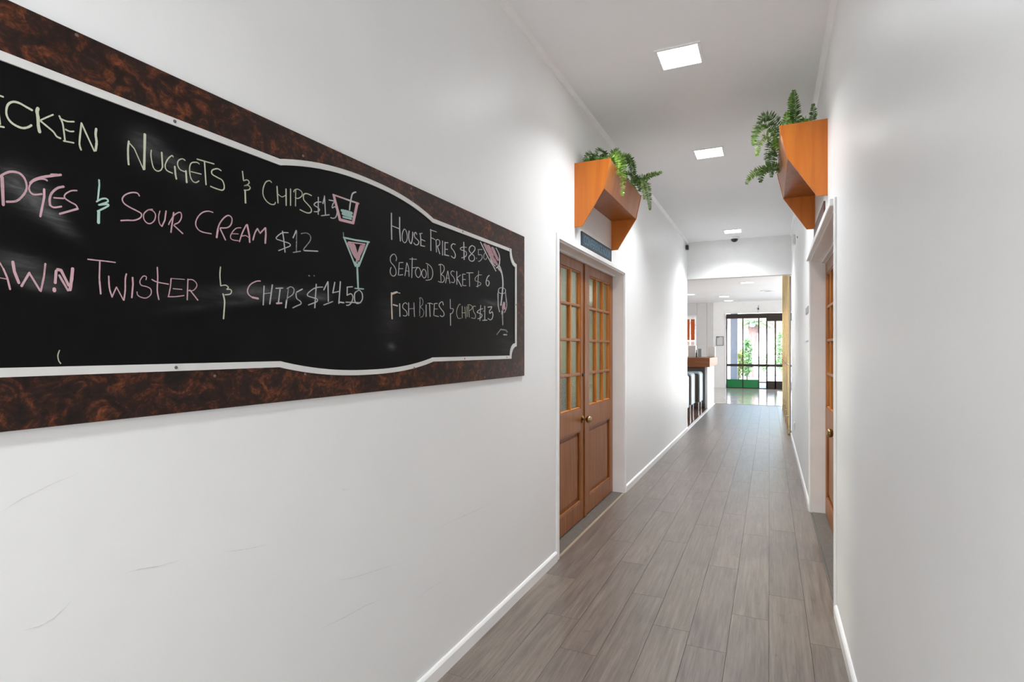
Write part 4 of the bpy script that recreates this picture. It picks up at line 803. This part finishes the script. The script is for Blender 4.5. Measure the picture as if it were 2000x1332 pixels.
# window with blinds in the far wall
w1=thing('window_1',(-3.0,YF,.95),kind='structure',label='white framed lobby window behind a wooden blind')
m=MB().ring([(-3.6,.95),(-2.37,.95),(-2.37,2.52),(-3.6,2.52)],[(-3.54,1.01),(-2.41,1.01),(-2.41,2.46),(-3.54,2.46)],1,YF-.03,YF+.12); m.build('window_frame','trim',w1)
MB().box(-3.54,-2.41,YF+.06,YF+.066,1.01,2.46).build('glass_pane','glass',w1)
MB().box(-3.62,-2.36,YF-.03,YF+.0,.93,.95,.003).build('sill','trim',w1)
bl=thing('wooden_blind',(-3.0,YF,2.5),'orange brown wooden venetian blind in the lobby window','blind')
MB().box(-3.53,-2.42,YF-.075,YF-.032,2.42,2.50,.003).build('head_rail','trim',bl)
n=29
for i in range(n):
    z=2.40-i*.047
    tilt=math.radians(74 if i<16 else (52 if i<20 else 38)); c_,s_=math.cos(tilt)*.025,math.sin(tilt)*.025
    if i==16: continue
    for (a,b_) in ((-3.52,-2.60),(-2.565,-2.425)):
        MB().prism([(YF-.055-c_,z+s_),(YF-.055+c_,z-s_),(YF-.055+c_+.002,z-s_+.002),(YF-.055-c_+.002,z+s_+.002)],0,a,b_).build('slat','blind',bl)
for x in (-3.4,-2.583): MB().tube([(x,YF-.055,1.03),(x,YF-.055,2.42)],.003,6).build('cord','trim',bl)
MB().box(-3.52,-2.425,YF-.07,YF-.04,1.012,1.03,.002).build('bottom_rail','blind',bl)

# ------------------------------------------------------------------ counter and what stands on it
ct=thing('bar_counter',(-2.9,14.0,0),'lobby counter with a thick brown wooden top and white end','counter')
MB().box(-4.6,-1.205,13.08,15.08,.952,1.157,.004).build('countertop','counter',ct)
MB().box(-1.335,-1.28,13.36,15.0,0,.952,.003).build('end_panel','plastic',ct,label='white end panel facing the corridor')
MB().box(-4.6,-1.336,13.75,14.9,.08,.952,.002).build('front_panel','panelgrey',ct)
MB().box(-4.6,-1.336,13.80,14.85,0,.08).build('plinth','greyplastic',ct)
MB().box(-4.55,-1.34,13.40,13.74,.915,.951,.002).build('underside_rail','counter',ct)
def onctr(nm,mb,mat,label,cat,**k): return mb.build(nm,mat,label=label,cat=cat,**k)
lampx=MB().lathe([(.001,0),(.055,0),(.058,.02),(.085,.06),(.10,.11),(.092,.16),(.06,.20),(.02,.215),(.001,.216)],(-1.86,13.5,1.157),2,22); onctr('globe_lamp',lampx,'paper','rounded white globe on the counter in front of the blind','lamp',smooth=True)
onctr('display_box',MB().box(-1.80,-1.62,14.1,14.3,1.157,1.44,.006),'plastic','white box display standing on the counter beside the round globe','box')
onctr('card_holder',MB().box(-1.60,-1.52,14.4,14.44,1.157,1.36,.002).box(-1.62,-1.50,14.36,14.48,1.157,1.165,.002),'greyplastic','slim grey card holder between two white boxes on the counter','holder')
pb=thing('bottle',(-1.555,13.7,1.157),'small black bottle standing on the counter edge','bottle')
MB().lathe([(.001,0),(.018,0),(.020,.01),(.020,.09),(.012,.115),(.007,.125),(.007,.15),(.001,.152)],(-1.555,13.7,1.157),2,16).build('bottle_body','blackmetal',pb,smooth=True)
MB().lathe([(.001,0),(.009,0),(.009,.02),(.001,.022)],(-1.555,13.7,1.309),2,12).build('cap','blackmetal',pb,smooth=True)
onctr('display_box',MB().box(-1.40,-1.23,14.7,14.9,1.157,1.41,.006),'plastic','white box display on the corridor end of the counter','box')

# tub chairs
def tub(x1,yc,label,wd=.5,dp=.58):
    x0=x1-wd; y0,y1=yc-dp/2,yc+dp/2; zb,zt=.20,.852
    r=thing('tub_chair',((x0+x1)/2,yc,0),label,'chair','tub chairs in front of the lobby counter')
    def rr(a0,a1,b0,b1,rad):
        P=[]
        for cx_,cz_,t0 in ((a1-rad,b1-rad,0),(a0+rad,b1-rad,90)):
            for k in range(6): t=math.radians(t0+18*k); P.append((cx_+rad*math.cos(t),cz_+rad*math.sin(t)))
        P+=[(a0,b0),(a1,b0)]; return P
    out=rr(x0,x1,zb,zt,.07); inn=rr(x0+.022,x1-.022,zb-.0,zt-.032,.05)
    MB().ring(out,inn,1,y0,y1).build('shell','bluevinyl',r,smooth=True,label='pale blue wrap-round shell')
    MB().prism(inn,1,y0+.02,y0+.07).build('back_pad','brownvinyl',r,label='brown inner back pad')
    MB().box(x0+.023,x1-.023,y0+.07,y1-.02,.36,.45,.01).build('seat','brownvinyl',r,label='brown seat cushion')
    for a in (x0+.05,x1-.035):
        for b_ in (y0+.05,y1-.05): MB().tube([(a,b_,zb+.005),(a,b_,.0)],[.014,.010],8).build('leg','chrome',r)
    return r
tub(-1.372,13.0,'pale blue and brown tub chair tucked closest to the counter end')
tub(-1.458,12.28,'middle pale blue and brown tub chair of the row by the counter')
tub(-1.45,11.22,'nearest tub chair of the row, half hidden by the corridor wall')

# brass tube screen
scn=thing('tube_screen',(XR-.01,12,0),'row of tall gold metal tubes along the right of the corridor end','screen')
for y in (10.3,11.3,12.5,13.8): 
    MB().tube([(.283,y,0.0),(.283,y,3.0)],.026,16).build('tube','gold',scn,smooth=True)
    MB().lathe([(.001,0),(.030,0),(.034,.010),(.030,.02),(.001,.02)],(.283,y,.235),2,16).build('collar','chrome',scn,smooth=True)
    MB().lathe([(.001,0),(.030,0),(.034,.008),(.030,.016),(.001,.016)],(.283,y,1.09),2,16).build('collar','chrome',scn,smooth=True)
MB().box(.285,.308,9.80,9.835,0,2.5,.002).build('edge_post','greyplastic',scn,label='slim dark edge post')
MB().box(.262,.308,9.79,14.1,0.0,.025,.003).build('base_rail','brass',scn)

# conference room furniture glimpsed through the panes
def chair(x,y,rot,label):
    r=thing('conference_chair',(x,y,0),label,'chair','chairs in the conference room'); c_,s_=math.cos(rot),math.sin(rot)
    def tb(P): return [(x+a*c_-b_*s_,y+a*s_+b_*c_,z) for a,b_,z in P]
    def bb(nm,mat,x0,x1,y0,y1,z0,z1,c):
        m=MB().box(x0,x1,y0,y1,z0,z1,c); m.v=tb(m.v); m.build(nm,mat,r)
    bb('seat','tealfabric',-.24,.24,-.24,.24,.42,.50,.02)
    bb('backrest','tealfabric',-.23,.23,.20,.27,.55,1.06,.025)
    for a in (-.2,.2):
        for b_ in (-.2,.22): m=MB().tube([(a,b_,0),(a,b_,.42)],.012,8); m.v=tb(m.v); m.build('leg','blackmetal',r)
    m=MB().tube([(-.18,.235,.46),(-.18,.25,.6)],.01,8).tube([(.18,.235,.46),(.18,.25,.6)],.01,8); m.v=tb(m.v); m.build('back_bracket','blackmetal',r)
chair(-2.35,6.2,.4,'dark teal chair behind the near glazed door leaf')
chair(-3.0,7.4,-.3,'second dark teal chair deeper in the conference room')

# ------------------------------------------------------------------ outside the entrance
MB().box(-30,30,21.05,80,-.10,-.03).build('ground','concrete',kind='structure')
def st(nm,mb,mat,label,cat,**k): return mb.build(nm,mat,label=label,cat=cat,**k)
st('pillar',MB().box(-1.32,-1.08,22.2,22.5,-.03,3.6,.01),'pillar','square grey pillar outside left of the entrance','pillar')
MB().box(-2.6,2.6,21.06,23.2,3.0,3.12).build('porch_slab','concrete',label='flat porch slab over the entrance',cat='porch')
bd=thing('house',(0,52,0),'pale house with pinkish tiled roof across the forecourt','house')
MB().box(-16,14,50,58,-.03,3.05).build('house_wall','render',bd)
MB().prism([(49.4,3.0),(54,4.35),(58.6,3.0),(58.6,2.9),(49.4,2.9)],0,-16.6,14.6).build('roof','roofdark',bd)
rbm=MB()
for i in range(60): 
    x=-16.4+i*.52; rbm.prism([(49.4,3.02),(49.4,3.06),(54,4.41),(54,4.37)],0,x,x+.10)
rbm.build('roof_ribs','roofdark',bd,kind='stuff')
MB().box(-16.6,14.6,49.3,49.42,2.82,3.02).build('gutter','greyplastic',bd)
for x in (-9,-5.2,1.6,6): 
    f=MB().ring([(x,1.0),(x+1.3,1.0),(x+1.3,2.2),(x,2.2)],[(x+.08,1.08),(x+1.22,1.08),(x+1.22,2.12),(x+.08,2.12)],1,49.93,50.0).build('window','trim',bd)
    MB().box(x+.08,x+1.22,49.96,49.98,1.08,2.12).build('pane','greyplastic',f)
def leaves(mb,c,rad,n,size,seed):
    r=random.Random(seed)
    for _ in range(n):
        while True:
            p=Vector((r.uniform(-1,1),r.uniform(-1,1),r.uniform(-1,1)))
            if p.length<1: break
        p=p.normalized()*(p.length**.4); q=Vector((c[0]+p.x*rad[0],c[1]+p.y*rad[1],c[2]+p.z*rad[2]))
        d=Vector((r.uniform(-1,1),r.uniform(-1,1),r.uniform(-.6,1))).normalized(); s=d.cross(Vector((r.uniform(-1,1),r.uniform(-1,1),.3))).normalized(); L=size*r.uniform(.6,1.3)
        mb.add([q,q+d*L*.5+s*L*.22,q+d*L,q+d*L*.5-s*L*.22],[(0,1,2,3)])
def shrub(nm,x,y,rx,h,mat,label,n,size,seed):
    r=thing(nm,(x,y,-.03),label,'shrub')
    m=MB()
    for k in range(5): a=k*1.3; m.tube([(x,y,-.03),(x+math.cos(a)*rx*.3,y+math.sin(a)*rx*.3,h*.5),(x+math.cos(a)*rx*.5,y+math.sin(a)*rx*.5,h*.85)],[.03,.02,.008],6)
    m.build('stems','bark',r)
    m=MB(); leaves(m,(x,y,h*.56),(rx,rx,h*.46),n,size,seed); m.build('foliage',mat,r,kind='stuff'); return r
# palm with a pruned crown
px_,py_=-.62+.0,30.0
def xat(px,Y):
    u=(px-1000)/FOC; s,c=math.sin(TH),math.cos(TH); return Y*(-s+u*c)/(c+u*s)
pxw=xat(1471,30)
pt=thing('palm_tree',(pxw,30,-.03),'palm tree with a swollen trunk head outside the entrance','tree')
MB().tube([(pxw-.15,30,-.03),(pxw-.10,30,.8),(pxw,30,1.6),(pxw+.02,30,2.1),(pxw+.02,30,2.4),(pxw,30,2.7)],[.18,.13,.13,.20,.26,.15],14).build('trunk','bark',pt,smooth=True)
MB().lathe([(.001,0),(.10,.02),(.15,.10),(.12,.20),(.001,.24)],(pxw-.03,29.66,2.42),2,12).build('boss','blueflower',pt,smooth=True,label='bluish swelling below the fronds')
for k in range(16):
    a=2*math.pi*k/16+.2; L=R.uniform(.8,1.2); el=R.uniform(.15,1.0); m=MB(); P=[]
    for i in range(8):
        t=i/7; P.append(Vector((pxw+math.cos(a)*L*t,30+math.sin(a)*L*t,2.65+el*L*t*.8-1.1*t*t*L*.6)))
    m.tube(P,.014,5)
    for i in range(1,8):
        for f in (0,.33,.66):
            q=P[i-1].lerp(P[i],f); d=(P[i]-P[i-1]).normalized(); s=d.cross(Vector((0,0,1))).normalized()
            for s1 in (1,-1):
                e=q+(s*s1*.30+d*.2+Vector((0,0,-.12)))*(1-.4*i/7); m.add([q,q+(e-q)*.5+d*.02,e,q+(e-q)*.5-d*.02],[(0,1,2,3)])
    m.build('palm_frond','palmleaf',pt)
shrub('shrub',xat(1459,26),26,.16,1.75,'leafout','tall green shrub left of the palm outside the entrance',700,.16,1)
shrub('shrub',xat(1442,25),25,.22,1.25,'leafyel','yellow green bush by the grey pillar outside',500,.15,2)
shrub('shrub',xat(1526,33),33,.28,2.2,'leafout','green shrub outside at the right edge of the entrance',600,.18,3)
shrub('shrub',xat(1492,36),36,.30,1.0,'leafout','low dark shrub right of the palm outside',400,.15,4)
